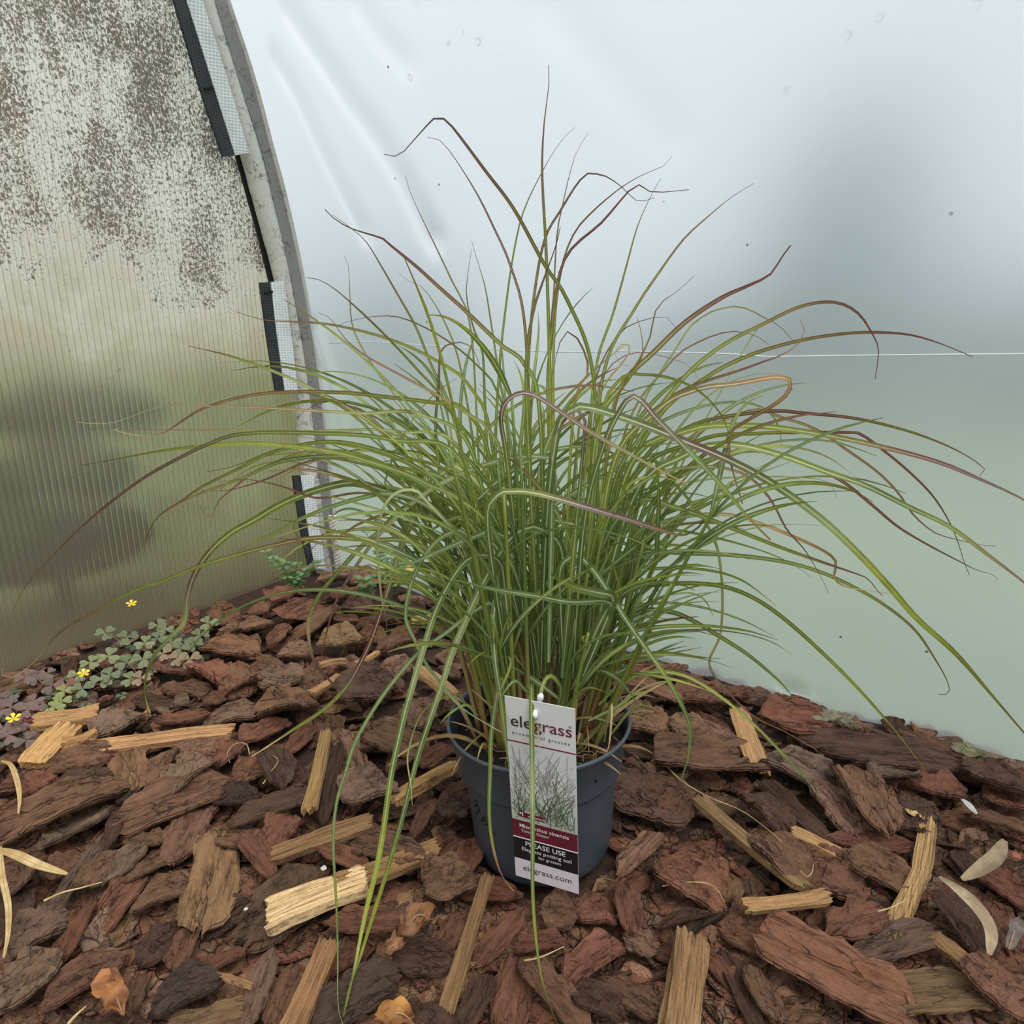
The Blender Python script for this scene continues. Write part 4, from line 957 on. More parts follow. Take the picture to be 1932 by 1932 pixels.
 ([(1010,1290),(980,1060),(935,1005),(892,1014),(835,1037),(778,1062),(750,1074),(725,1090)],13,'dkkkkg',.54,.50),
 ([(960,1280),(900,1050),(830,975),(790,955),(755,962),(720,1000),(687,1026),(646,1070),(604,1120),(583,1166),(582,1195),(587,1231),(601,1260),(624,1286),(648,1304),(673,1314),(712,1315),(733,1304)],9,'kkpkasvvrr',.52,.80),
 ([(960,1280),(920,960),(870,885),(845,885),(815,910),(801,935),(780,977),(755,1037),(730,1117),(717,1159),(699,1210),(679,1252),(653,1296),(609,1340),(557,1374),(510,1405),(474,1428)],13,'kgpprrvaaass',.52,.70),
 ([(930,1280),(880,1050),(800,940),(778,924),(745,931),(721,964),(713,1015),(714,1066),(720,1128),(729,1174),(729,1223)],8,'kkpppsvr',.52,.52),
 ([(930,1290),(905,1080),(880,1010),(863,1002),(832,1014),(803,1045),(786,1076),(774,1107),(765,1154),(769,1179),(785,1213),(805,1254),(831,1288),(850,1314),(873,1337),(905,1358),(947,1382)],10,'dkkkkkdkks',.54,.47),
 ([(1000,1280),(960,900),(945,790),(960,752),(985,741),(1000,742),(1021,752),(1071,786),(1122,820),(1189,857),(1250,890),(1290,910)],15,'dkgvvbao',.54,.47),
 ([(960,1280),(920,1000),(936,937),(963,927),(1004,929),(1054,941),(1122,961),(1189,981),(1250,1001),(1287,1010),(1314,998),(1327,983)],15,'dkkavvbx',.50,.44),
 ([(1060,1280),(1100,850),(1100,790),(1084,773),(1064,796),(1047,823),(1041,857),(1042,887)],12,'kgkvvs',.52,.49),
 ([(1080,1280),(1130,870),(1112,830),(1122,818),(1136,840),(1150,878)],12,'kgkkk',.54,.50),
 ([(1010,1280),(950,1060),(920,1020),(880,975),(830,990),(790,1020)],13,'dkkkg',.55,.52),
 ([(1020,1280),(960,970),(900,960),(850,1000),(800,1030)],10,'dkkga',.54,.50),
 ([(1060,1290),(1100,1060),(1140,990),(1180,925),(1200,905),(1250,900),(1300,920)],11,'kyyyg',.55,.52),
 ([(1030,1280),(1090,1010),(1140,960),(1200,930),(1290,900)],9,'dgkg',.57,.56),
 ([(1020,1340),(1010,1320),(990,1300),(970,1285),(945,1315)],8,'kkkg',.50,.47),
 ([(1050,1340),(1058,1300),(1040,1275),(1025,1290),(1018,1330),(1016,1380),(1018,1410)],9,'kggks',.50,.45),
 ([(1110,1360),(1170,1330),(1195,1312),(1230,1300)],6,'kgga',.50,.50),
 ([(1150,1390),(1185,1345),(1205,1330),(1225,1335)],7,'gkkg',.50,.48),
 ([(900,1350),(880,1330),(850,1345),(830,1365)],6,'kkga',.50,.46),
 ([(880,1330),(860,1310),(800,1340),(770,1420),(775,1480),(778,1520)],5,'kass',.52,.44),
 ([(1140,1400),(1148,1350),(1155,1330),(1150,1400),(1142,1425)],6,'ksss',.50,.48),
]
for i, (pts, W, cols, ya, yb) in enumerate(T):
    n = len(pts); L = [0.0]
    for k in range(1, n): L.append(L[-1] + math.hypot(pts[k][0] - pts[k - 1][0], pts[k][1] - pts[k - 1][1]))
    P = []
    for (x, y), l in zip(pts, L):
        tt = (l / L[-1]); Y = ya + (yb - ya) * tt ** 1.25
        p = push_inside(at_y(x, y, Y)); 
        if p[2] < .036: p = push_inside(at_z(x, y, .038))
        P.append(p)
    wd = W * depth_of(P[n // 2]) / FPX
    blade(P, wd * 1.05, cols, i, n=max(24, min(72, n * 5)), twist=.5, thin=.38 if W >= 13 else .58, rib=.9 if W >= 13 else .6, ce=1.75)

# ---- culms and the inner blades of the clump
t = NT('grass_culm'); cA = t.n('Attribute', attribute_name='Col').outputs[0]
M_culm = t.done(t.bsdf(cA, .5))
rg = random.Random(21)
S0 = np.array(POTM @ Vector((0, 0, .128)))
culms = []
for k in range(74):
    a = rg.uniform(0, 6.283); r = .062 * math.sqrt(rg.random()); b = S0 + np.array([r * math.cos(a), r * math.sin(a), -.006])
    lean = (r / .062) * rg.uniform(.06, .34) + rg.uniform(-.03, .05); h = rg.uniform(.16, .36)
    d = np.array([math.cos(a) * lean, math.sin(a) * lean, 1.0]); d /= np.linalg.norm(d)
    path = [b + d * h * s + np.array([math.cos(a), math.sin(a), 0]) * .06 * lean * s * s for s in (0, .33, .66, 1)]
    rad = [.0026, .0023, .0019, .0012]; v, f = [], []; Pc = catmull(path, 9)
    tube(v, f, Pc, [np.interp(i / 9, [0, .33, .66, 1], rad) for i in range(10)], 6)
    cl = []
    c0 = np.array(lin(*rg.choice(((146, 112, 76), (132, 84, 62), (166, 138, 96), (118, 116, 62))))); c1 = np.array(lin(*rg.choice(((104, 122, 52), (122, 134, 58), (92, 112, 52)))))
    for i in range(10): q = min(1, max(0, (i - 1) / 4.0)); cl += [c0 * (1 - q) + c1 * q] * 6
    me = mesh('stem', v, f, M_culm, smooth=True, link=False); point_color(me, cl); child_world(inst('stem', me)); culms.append((Pc, a, lean, h))
def arc(p0, az, el, L, droop, n=7, wob=0.0, seed=0):
    P = [p0]; e = el; a_ = az
    for i in range(n):
        s = (i + 1) / n
        e = el - droop * s ** 1.4; a_ = az + wob * math.sin(seed + s * 3)
        P.append(P[-1] + np.array([math.cos(a_) * math.cos(e), math.sin(a_) * math.cos(e), math.sin(e)]) * L / n)
    return P
CS = ['kggab', 'kggyb', 'dkggb', 'kkgga', 'dkkg', 'kgyab', 'kkga', 'dkgg', 'kggar', 'dkkk', 'kgabr']
def clump(N, stuff, seed):
    r_ = random.Random(seed); made = 0
    while made < N:
        Pc, a, lean, h = r_.choice(culms); i0 = r_.randint(3, 9); p0 = Pc[i0]
        az = a + r_.gauss(0, .75); el = r_.uniform(.75, 1.5) - lean * .6; L = r_.choice((r_.uniform(.08, .18), r_.uniform(.08, .2), r_.uniform(.16, .32)))
        if r_.random() < .35: az = r_.choice((0.0, math.pi)) + r_.gauss(0, .45)
        dr = r_.uniform(.5, 1.7) * (.75 if L < .2 else 1.0)
        P = arc(p0, az, el, L, dr, wob=r_.uniform(-.5, .5), seed=made)
        if P[-1][1] < .42 and r_.random() < .8: continue
        P = [push_inside(p) for p in P]
        blade(P, r_.uniform(.0028, .0056), r_.choice(CS), made * 1.7 + seed, stuff=stuff, n=12 if stuff else 16, twist=.8, rib=r_.uniform(.3, .8)); made += 1
clump(298 - nblade[0], False, 5)
clump(120, True, 8)
# dry straw and dead sheath leaves at the foot of the clump
rd = random.Random(9)
for k in range(60):
    a = rd.uniform(0, 6.283); r = .066 * math.sqrt(rd.random()); b = S0 + np.array([r * math.cos(a), r * math.sin(a), -.002])
    blade(arc(b, a + rd.gauss(0, .9), rd.uniform(.6, 1.45), rd.uniform(.05, .13), rd.uniform(.2, 1.6), seed=k), rd.uniform(.002, .0045), rd.choice(('bss', 'sbs', 'rbs', 'bbs', 'kss', 'oos')), k, stuff=True, n=9, rib=.1)
me = mesh('inner_blades', SV, SF, M_blade, smooth=True, link=False); point_color(me, SC); point_float(me, SR, 'rib'); point_float(me, SK, 'ribk')
o = child_world(inst('inner_blades', me)); o['kind'] = 'stuff'

# ------------------------------------------------------------------ the printed tag clipped to the rim
TW, TH = .0611, .199
yaw, pit, rol = -.3708, .095, -.0163
R = Matrix.Rotation(yaw, 4, 'Z') @ Matrix.Rotation(pit, 4, 'X') @ Matrix.Rotation(rol, 4, 'Y')
TM = Matrix.Translation((.0273, .4690, .1383)) @ R
tagr = empty('plant_tag'); tagr.matrix_world = TM
tag(tagr, 'tall printed plant tag clipped to the front of the pot', 'plant tag')
def slab(name, x0, x1, z0, z1, y0, y1, mat, parent=tagr, sub=1):
    v = [(x0, y0, z0), (x1, y0, z0), (x1, y0, z1), (x0, y0, z1), (x0, y1, z0), (x1, y1, z0), (x1, y1, z1), (x0, y1, z1)]
    return mesh(name, v, [(0, 1, 2, 3), (5, 4, 7, 6), (4, 0, 3, 7), (1, 5, 6, 2), (3, 2, 6, 7), (4, 5, 1, 0)], mat, parent)
M_card = plain('tag_card', (206, 208, 208), .35); M_maroon = plain('tag_maroon', (98, 30, 46), .35); M_black = plain('tag_black', (26, 26, 30), .35)
M_txt_d = plain('print_dark', (52, 40, 50), .4); M_txt_m = plain('print_maroon', (110, 36, 56), .4); M_txt_w = plain('print_white', (224, 222, 224), .4); M_lilac = plain('tag_lilac_white', (212, 204, 210), .35)
def vz(t_): return TH / 2 - t_ * TH            # fraction from the top edge
card = slab('card', -TW / 2, TW / 2, -TH / 2, TH / 2, -.0004, .0004, M_card)
t = NT('tag_photo_print'); tc = t.n('TexCoord').outputs['Object']
z = t.n('SeparateXYZ', {0: tc}).outputs[2]
n1 = t.n('TexNoise', {'Vector': tc, 'Scale': 130.0, 'Detail': 5.0}).outputs[0]
g = t.ramp(t.math('ADD', t.math('MULTIPLY', z, -11.0), t.math('MULTIPLY', n1, .5)), [(.25, lin(198, 202, 202)), (.55, lin(176, 184, 174)), (.8, lin(104, 118, 92)), (.95, lin(66, 82, 56))])
M_photo = t.done(t.bsdf(g, .35))
photo = slab('photo_panel', -TW / 2, TW / 2, vz(.655), vz(.225), -.0006, -.0003, M_photo)
slab('rule', -TW / 2, TW / 2, vz(.226), vz(.220), -.0007, -.0003, M_txt_m)
slab('maroon_band', -TW / 2, TW / 2, vz(.755), vz(.655), -.0006, -.0003, M_maroon)
slab('white_rule', -TW / 2, TW / 2, vz(.760), vz(.754), -.0007, -.0003, M_txt_w)
slab('black_band', -TW / 2, TW / 2, vz(.885), vz(.760), -.0006, -.0003, M_black)
slab('address_band', -TW / 2, TW / 2, vz(1.0), vz(.885), -.0006, -.0003, M_lilac)
rp_ = random.Random(4)
def strokes(name, mat, N, yoff, zlo, zhi, wmax, lean):
    v, f = [], []
    for _ in range(N):
        x = rp_.uniform(-.028, .028); zb = rp_.uniform(zlo, zhi); L = rp_.uniform(.010, .042); a = rp_.gauss(0, lean); cur = rp_.gauss(0, .5); w = rp_.uniform(.3, 1) * wmax
        p = [(x, zb)]; 
        for s in range(6):
            a += cur / 6; p.append((p[-1][0] + math.sin(a) * L / 6, p[-1][1] + math.cos(a) * L / 6))
        b = len(v); ok = [q for q in p if abs(q[0]) < TW / 2 - .0006 and vz(.652) < q[1] < vz(.232)]
        if len(ok) < 3: continue
        for q in ok: v += [(q[0] - w / 2, yoff, q[1]), (q[0] + w / 2, yoff, q[1])]
        for s in range(len(ok) - 1): f.append((b + 2 * s, b + 2 * s + 1, b + 2 * s + 3, b + 2 * s + 2))
    return mesh(name, v, f, mat, photo)
strokes('printed_grass', plain('print_green', (112, 124, 100), .4), 210, -.00072, vz(.66), vz(.42), .0006, .8)['kind'] = 'stuff'
strokes('printed_shade_grass', plain('print_dark_green', (76, 92, 68), .4), 90, -.00076, vz(.66), vz(.58), .0008, .9)['kind'] = 'stuff'
strokes('printed_plumes', plain('print_mauve', (150, 138, 144), .4), 46, -.0008, vz(.52), vz(.36), .0005, .5)['kind'] = 'stuff'
def text(s, x, tz, size, mat, align='CENTER', parent=card, bold=0.0, sx=1.0, sp=1.0, y=-.00085):
    cu = bpy.data.curves.new('lettering', 'FONT'); cu.body = s; cu.size = size; cu.align_x = align; cu.align_y = 'CENTER'; cu.offset = bold; cu.space_character = sp; cu.resolution_u = 3
    ob = bpy.data.objects.new('lettering', cu); col.objects.link(ob)
    me = bpy.data.meshes.new_from_object(ob.evaluated_get(bpy.context.evaluated_depsgraph_get())); bpy.data.objects.remove(ob); bpy.data.curves.remove(cu)
    me.name = 'lettering'; me.materials.clear(); me.materials.append(mat)
    o = inst('lettering', me, parent); o.matrix_local = Matrix.Translation((x, y, vz(tz))) @ Matrix.Rotation(math.pi / 2, 4, 'X') @ Matrix.Diagonal((sx, 1, 1, 1)); return o
bpy.context.view_layer.update()
text('ele', -.0070, .118, .0165, M_txt_d, 'RIGHT', sx=1.02, bold=.00008); text('grass', -.0058, .118, .0165, M_txt_m, 'LEFT', sx=1.02, bold=.00008); text('®', .0262, .093, .0035, M_txt_d)
text('ornamental grasses', 0, .178, .0046, M_txt_d, sp=1.4)
b_ = slab('badge', -.0205, .001, vz(.632), vz(.605), -.0009, -.0006, M_maroon, card); text('winterhardy', -.0065, .619, .0034, M_txt_w, y=-.0011)
v, f = [(-.0205, -.0012, vz(.612))], []
for k in range(17): v.append((-.0205 + .0036 * math.cos(k * math.pi / 8), -.0012, vz(.612) + .0036 * math.sin(k * math.pi / 8)))
f = [(0, 1 + k, 2 + k) for k in range(16)]; ic = mesh('badge_disc', v, f, M_maroon, card)
slab('thermometer', -.0202, -.0194, vz(.622), vz(.602), -.0015, -.0012, M_txt_w, card); slab('snow_mark', -.0226, -.0212, vz(.612), vz(.604), -.0015, -.0012, M_txt_w, card)
text('Miscanthus sinensis', -.0005, .684, .0060, M_txt_w, bold=.00004); text("'Ferner Osten'", -.0225, .712, .0046, M_txt_w, 'LEFT')
text('PLEASE USE', 0, .786, .0076, M_txt_w, bold=.00006); text('Elegrass potting soil', .001, .820, .0060, M_txt_w); text('for grasses', .004, .850, .0050, M_txt_w)
text('elegrass.com', .001, .936, .0092, M_txt_d)
M_clip = plain('clear_clip', (226, 230, 232), .25)
v, f = [], []; tube(v, f, [np.array(q) for q in ((-.001, .003, .097), (.0005, .0022, .1035), (.0018, .0008, .1065))], [.0024, .0030, .0016], 8); 
clip = mesh('clip', v, f, M_clip, tagr, smooth=True)
v, f = [], []; tube(v, f, [np.array(q) for q in ((-.003, -.0018, .083), (-.0032, -.0024, .088), (-.003, -.0016, .092))], [.0012, .0026, .0014], 8); mesh('button', v, f, M_clip, clip, smooth=True)
# ------------------------------------------------------------------ wood sorrel and weeds along the walls
def leaf_mat(name):
    t = NT(name); oi = t.n('ObjectInfo'); tc = t.n('TexCoord').outputs['Object']
    nz = t.n('TexNoise', {'Vector': tc, 'Scale': 3.0, 'Detail': 4.0}).outputs[0]
    c = t.mix(1.0, oi.outputs['Color'], t.ramp(nz, [(.3, .75), (.7, 1.2)]), 'MULTIPLY')
    return t.done(t.mixs(.2, t.bsdf(c, .55), t.n('BsdfTranslucent', {'Color': c}).outputs[0]))
M_leaf = leaf_mat('small_leaf'); M_petal = plain('yellow_petal', (240, 196, 40), .5); M_stem = plain('weed_stem', (112, 104, 70), .7, .2, 90)
def heart_leaf():
    v, f = [], []
    for k in range(3):
        a0 = k * 2 * math.pi / 3 + .5; ca, sa = math.cos(a0), math.sin(a0); b = len(v)
        pts = [(0, 0, 0), (.30, .27, .05), (.58, .50, .06), (.86, .53, .02), (1.04, .38, -.04), (1.05, .16, -.03), (.90, 0, .01), (1.05, -.16, -.03), (1.04, -.38, -.04), (.86, -.53, .02), (.58, -.50, .06), (.30, -.27, .05), (.55, 0, -.05)]
        for x, y, z in pts: v.append((x * ca - y * sa, x * sa + y * ca, z))
        for i in range(11): f.append((b + 12, b + i, b + i + 1))
        f.append((b + 12, b + 11, b))
    return mesh('leaf', v, f, M_leaf, smooth=True, link=False)
ME_sorrel = heart_leaf()
def oval_leaf():
    v, f = [], []
    prof = [(0, .02), (.25, .2), (.5, .28), (.75, .2), (1, .02)]
    for x, w in prof: v += [(x, -w, .08 * x), (x, 0, .03 * x), (x, w, .08 * x)]
    for i in range(4):
        for k in range(2): f.append((3 * i + k, 3 * i + 3 + k, 3 * i + 4 + k, 3 * i + 1 + k))
    return mesh('leaf', v, f, M_leaf, smooth=True, link=False)
ME_oval = oval_leaf()
def petal_mesh():
    v, f = [(0, 0, 0)], []
    for k in range(5):
        a = k * 2 * math.pi / 5; b = len(v)
        for da, r, z in ((-.42, .75, .3), (-.2, 1.0, .35), (.2, 1.0, .35), (.42, .75, .3)): v.append((r * math.cos(a + da), r * math.sin(a + da), z))
        f += [(0, b, b + 1), (0, b + 1, b + 2), (0, b + 2, b + 3)]
    return mesh('flower', v, f, M_petal, link=False)
ME_flower = petal_mesh()
def face_cam(p, spin, tilt):
    d = Vector(tuple(CO - p)).normalized(); up = Vector((0, 0, 1)).lerp(d, tilt).normalized()
    return up.to_track_quat('Z', 'Y').to_matrix().to_4x4() @ Matrix.Rotation(spin, 4, 'Z')
def put_local(o, root, M): o.parent = root; o.matrix_local = root.matrix_world.inverted() @ M
def stalk(root, base, tip, r=.0007, name='stem'):
    b = np.array(root.location); mid = (base + tip) / 2 + np.array([.004, 0, .004]); v, f = [], []
    tube(v, f, [q - b for q in catmull([base, mid, tip], 6)], r, 5); return mesh(name, v, f, M_stem, root, smooth=True)
rw = random.Random(3)
def Z4(x, y): return x / 4.83, 1080 + y / 4.83
SOR = [[(1440,480),(1500,520),(1430,600),(1560,640)], [(1900,460),(1820,570),(1760,650)], [(1640,690),(1730,790),(1620,780),(1480,740)], [(1320,640),(1160,590),(960,550)],
       [(1300,790),(1150,820),(1280,960)], [(990,760),(820,820)], [(1000,930),(930,970),(1190,970)], [(710,930),(750,1060),(600,1030)], [(470,1030),(430,920),(330,960),(230,950)],
       [(580,1080),(560,1170),(500,1230)], [(390,1270),(310,1170),(250,1250)], [(60,1150),(100,1230)], [(220,1370),(150,1400),(240,1530)], [(80,1480),(30,1420)]]
SL = ['green wood sorrel nearest the fluted wall top edge of the patch', 'green wood sorrel at the right end of the patch by the bark', 'green wood sorrel in front of the patch beside the tilted bark chip',
      'green wood sorrel below the tall yellow flower', 'grey-green wood sorrel beside the purple-red bark strip', 'grey-green wood sorrel in the middle of the patch', 'broad-leaved green wood sorrel in front of the patch',
      'wood sorrel with a low yellow flower and brownish leaves', 'dusky purple wood sorrel against the fluted wall', 'bright green small-leaved wood sorrel above the short wood splinter',
      'grey-purple wood sorrel left of the short wood splinter', 'plum-coloured wood sorrel at the left edge against the wall', 'dark purple wood sorrel with a yellow flower and one red leaf', 'dark grey wood sorrel at the left edge of the photo']
GC = [(112, 122, 88), (102, 114, 82), (122, 130, 92)]; PC = [(108, 86, 82), (98, 82, 78), (112, 88, 80)]
FL = {3: (1200, 290), 7: (765, 925), 12: (125, 1335)}
for si, (pts, lab) in enumerate(zip(SOR, SL)):
    w = []
    for x, y in pts:
        px, py = Z4(x, y); h = .022 + .012 * rw.random()
        w.append(push_inside(at_z(px, py, h), .02) if False else at_z(px, py, h))
    for k in range(len(w)):
        while (w[k] - C0) @ D2 < .012: w[k] = CO + (w[k] - CO) * .985
    base = np.mean(w, axis=0); base[2] = .0
    while (base - C0) @ D2 < .012: base = base + D2 * .005
    root = empty('wood_sorrel', tuple(base)); tag(root, lab, 'weed', 'wood sorrel along the clear wall'); bpy.context.view_layer.update()
    for k, p in enumerate(w):
        p[2] = max(p[2], .015)
        o = inst('leaf', ME_sorrel); s = rw.uniform(.011, .0145) * (1.15 if si < 8 else 1.0)
        put_local(o, root, Matrix.Translation(tuple(p)) @ face_cam(p, rw.uniform(0, 6.28), .45) @ Matrix.Diagonal((s, s, s, 1)))
        c = rw.choice(GC if si < 8 or si == 9 else PC)
        if si == 9: c = (128, 138, 80)
        if si == 12 and k == 0: c = (122, 44, 44); o['label'] = 'dark red leaf'
        if si == 7 and k == 2: c = (120, 84, 72)
        if si in (0, 2, 4) and rw.random() < .35: c = (138, 118, 92)
        o.color = lin(*c); stalk(root, base, p)
    # a couple of dusky filler leaves low in the patch
    for k in range(4):
        p = base + np.array([rw.uniform(-.035, .035), rw.uniform(-.02, .03), rw.uniform(.008, .02)])
        while (p - C0) @ D2 < .014: p = p + D2 * .006
        o = inst('leaf', ME_sorrel); s = rw.uniform(.006, .010); put_local(o, root, Matrix.Translation(tuple(p)) @ face_cam(p, rw.uniform(0, 6.28), .3) @ Matrix.Diagonal((s, s, s, 1))); o.color = lin(*rw.choice([(74, 86, 66), (84, 72, 66), (92, 100, 76)]))
        stalk(root, base, p, .0005)
    if si in FL:
        px, py = Z4(*FL[si]); Y = base[1]; p = at_y(px, py, Y)
        o = inst('flower', ME_flower); put_local(o, root, Matrix.Translation(tuple(p)) @ face_cam(p, .3, .35) @ Matrix.Diagonal((.0085, .0085, .0085, 1))); o['label'] = 'small yellow flower'; stalk(root, base, p)
# leafy green weeds in the corner and behind the grass
def weed(name, lab, base_px, tips, s, colr, flower=None, Yoff=0):
    base = push_inside(at_z(base_px[0], base_px[1], .0), .03); root = empty(name, tuple(base)); tag(root, lab, 'weed'); bpy.context.view_layer.update()
    for x, y in tips:
        tip = at_y(x, y, base[1] + rw.uniform(-.05, .0)); tip = push_inside(tip, .012)
        mid = (base + tip) / 2 + np.array([0, 0, .01]); P = catmull([base, mid, tip], 8); v, f = [], []
        tube(v, f, [q - base for q in P], .0008, 5); st = mesh('stem', v, f, plain_green, root, smooth=True)
        for i in range(2, 9):
            for sd in (-1, 1):
                o = inst('leaf', ME_oval); a = rw.uniform(-.6, .6) + (0 if sd > 0 else math.pi)
                k = s * rw.uniform(.7, 1.2)
                put_local(o, root, Matrix.Translation(tuple(P[i])) @ face_cam(P[i], a, .5) @ Matrix.Diagonal((k, k, k, 1))); g = rw.uniform(.85, 1.15); o.color = lin(*[min(255, c * g) for c in colr])
    if flower:
        p = push_inside(at_y(flower[0], flower[1], base[1] - .02)); o = inst('flower', ME_flower); put_local(o, root, Matrix.Translation(tuple(p)) @ face_cam(p, 0, .4) @ Matrix.Diagonal((.009, .009, .009, 1))); o['label'] = 'small yellow flower'
        stalk(root, base, p)
plain_green = plain('green_stem', (110, 132, 74), .6)
weed('chickweed', 'bushy green weed growing at the foot of the hoop', (555, 1112), [(515, 1050), (540, 1060), (562, 1062), (590, 1070), (602, 1058), (540, 1090), (575, 1088), (500, 1040)], .014, (112, 144, 92))
weed('chickweed', 'green weed with a yellow flower behind the grass, by the film', (745, 1112), [(690, 1005), (715, 1040), (735, 1035), (755, 1030), (770, 1050), (720, 1075), (750, 1080), (700, 1085), (780, 1080)], .014, (118, 150, 90), (773, 1074))
weed('chickweed', 'little round-leaved weed between bark chips behind the grass', (690, 1128), [(685, 1092), (702, 1098), (672, 1118)], .017, (106, 140, 88))
weed('seedling', 'tiny olive seedling against the film near the right edge', (1830, 1428), [(1815, 1420), (1845, 1428)], .014, (120, 118, 84))
weed('seedling', 'faded seedling at the film edge right of the yellow-tan slat', (1580, 1365), [(1550, 1358), (1580, 1355), (1605, 1366)], .014, (128, 120, 96))

# ------------------------------------------------------------------ fallen leaves, straws and specks
def dry_mat(name, rgb, rgb2):
    t = NT(name); tc = t.n('TexCoord').outputs['Object']
    a = t.n('TexNoise', {'Vector': tc, 'Scale': 70.0, 'Detail': 5.0}).outputs[0]
    c = t.mix(t.ramp(a, [(.4, 0), (.62, 1)]), lin(*rgb), lin(*rgb2))
    return t.done(t.mixs(.15, t.bsdf(c, .7, t.bump(a, .5, .003)), t.n('BsdfTranslucent', {'Color': c}).outputs[0]))
def dry_leaf(lab, px, width, mat, h=.03, curl=.4, name='dried_leaf', cat='fallen leaf', crumple=.0, prof=None):
    P = catmull([at_z(x, y, h + dz) for x, y, dz in px], 18); W = width * depth_of(P[9]) / FPX
    root = empty(name, tuple(P[0])); b = P[0]; v, f = [], []; m = 7
    for i, p in enumerate(P):
        t_ = i / 18; tg = nrm(P[min(i + 1, 18)] - P[max(i - 1, 0)]); sd = nrm(np.cross(tg, np.array([0, -.35, 1.]))); up = np.cross(sd, tg)
        w = W * (max(0.0, math.sin(math.pi * min(1, max(0, .04 + .92 * t_)))) ** .6)
        w *= 1 + crumple * 1.1 * mnoise.noise((t_ * 7, px[0][0], .5))
        for k in range(m):
            q = -1 + 2 * k / (m - 1); n_ = 1.3 * crumple * W * mnoise.noise((p[0] * 90 + q * 1.6, p[1] * 60, q * 2 + t_ * 4))
            v.append(p - b + sd * q * w / 2 + up * (curl * w * .5 * q * q + n_) + np.array([0, 0, 0]))
    for i in range(18):
        for k in range(m - 1): f.append((i * m + k, i * m + k + 1, (i + 1) * m + k + 1, (i + 1) * m + k))
    bl = mesh('leaf_surface', v, f, mat, root, smooth=True)
    v, f = [], []; tube(v, f, [p - b - np.array([0, 0, .0004]) for p in P], .0006, 5); mesh('midrib', v, f, M_vein, root, smooth=True)
    tag(root, lab, cat); return root
M_vein = plain('dry_vein', (150, 124, 92), .8)
M_pale = dry_mat('pale_dry_leaf', (186, 168, 138), (148, 128, 102)); M_beige = dry_mat('beige_dry_leaf', (160, 142, 112), (128, 110, 86)); M_straw = dry_mat('straw_leaf', (204, 182, 132), (176, 148, 98))
M_orange = dry_mat('orange_leaf', (168, 112, 66), (112, 72, 52)); M_yellow = dry_mat('yellow_leaf', (178, 126, 60), (124, 82, 48)); M_ochre = dry_mat('ochre_leaf', (142, 98, 58), (90, 62, 46)); M_greyl = dry_mat('grey_leaf', (122, 108, 100), (96, 84, 78))
def ZA(x, y): return x / 2.8, 1250 + y / 2.8
def ZB(x, y): return 600 + x / 2.8, 1250 + y / 2.8
def ZC(x, y): return 1250 + x / 2.833, 1250 + y / 2.833
dry_leaf('pale cream dried leaf curving right of the bent wood splinter', [(*ZC(1475, 1145), .012), (*ZC(1590, 1230), .022), (*ZC(1690, 1330), .02), (*ZC(1750, 1440), .012), (*ZC(1745, 1560), .006)], 27, M_pale)
dry_leaf('beige dried leaf strap behind the pale cream dried leaf', [(*ZC(1600, 1160), .002), (*ZC(1690, 1110), .008), (*ZC(1780, 1040), .014), (*ZC(1830, 950), .016)], 26, M_beige)
dry_leaf('grey tattered dried leaf near the right edge', [(*ZC(1850, 1530), .0), (*ZC(1880, 1440), .004), (*ZC(1910, 1370), .002)], 24, M_greyl, crumple=.3)
dry_leaf('orange-brown crumpled leaf in the left foreground', [(*ZA(650, 1860), .008), (*ZA(620, 1780), .018), (*ZA(600, 1740), .022), (*ZA(560, 1700), .016), (*ZA(640, 1690), .010)], 36, M_orange, crumple=.6)
dry_leaf('golden yellow fallen leaf at the bottom edge below the fallen blades', [(*ZB(320, 1880), .008), (*ZB(390, 1850), .016), (*ZB(450, 1855), .016), (*ZB(500, 1900), .008)], 36, M_yellow, crumple=.4)
dry_leaf('ochre crumpled leaf right of the drooping blades', [(*ZB(430, 1440), .01), (*ZB(480, 1380), .02), (*ZB(530, 1330), .02), (*ZB(590, 1350), .012)], 40, M_ochre, crumple=.6)
dry_leaf('small ochre leaf scrap below the ochre crumpled leaf', [(*ZB(350, 1530), .006), (*ZB(400, 1490), .012), (*ZB(450, 1470), .008)], 30, M_ochre, crumple=.6)
dry_leaf('bleached straw leaf hanging down at the left edge, upper one', [(*ZA(5, 520), .01), (*ZA(60, 545), .016), (*ZA(95, 640), .016), (*ZA(105, 720), .014), (*ZA(98, 800), .008)], 9, M_straw, name='straw_leaf')
dry_leaf('bleached straw leaf pointing right at the left edge', [(*ZA(-20, 985), .016), (*ZA(90, 1020), .02), (*ZA(200, 1070), .016), (*ZA(355, 1118), .010)], 16, M_straw, name='straw_leaf')
dry_leaf('bleached straw leaf running down the left edge', [(*ZA(5, 970), .018), (*ZA(15, 1130), .018), (*ZA(45, 1280), .014), (*ZA(45, 1430), .012), (*ZA(20, 1560), .010)], 11, M_straw, name='straw_leaf')
def straw(lab, px, r=.0008, mat=None, h=.03):
    P = catmull([at_z(x, y, h) for x, y in px], 14); v, f = [], []; tube(v, f, P, [r * (1 - .6 * i / 14) for i in range(15)], 5)
    o = mesh('straw', v, f, mat or M_straw, smooth=True); tag(o, lab, 'straw', 'loose dry straws on the mulch'); return o
straw('thin pale straw arching over chips right of the pot', [ZC(0, 1195), ZC(120, 1175), ZC(240, 1180), ZC(300, 1225), ZC(330, 1280)])
straw('long pale straw curving right of the pot down to the chips', [ZC(0, 530), ZC(100, 630), ZC(250, 720), ZC(420, 790), ZC(560, 890), ZC(640, 960)], .0010)
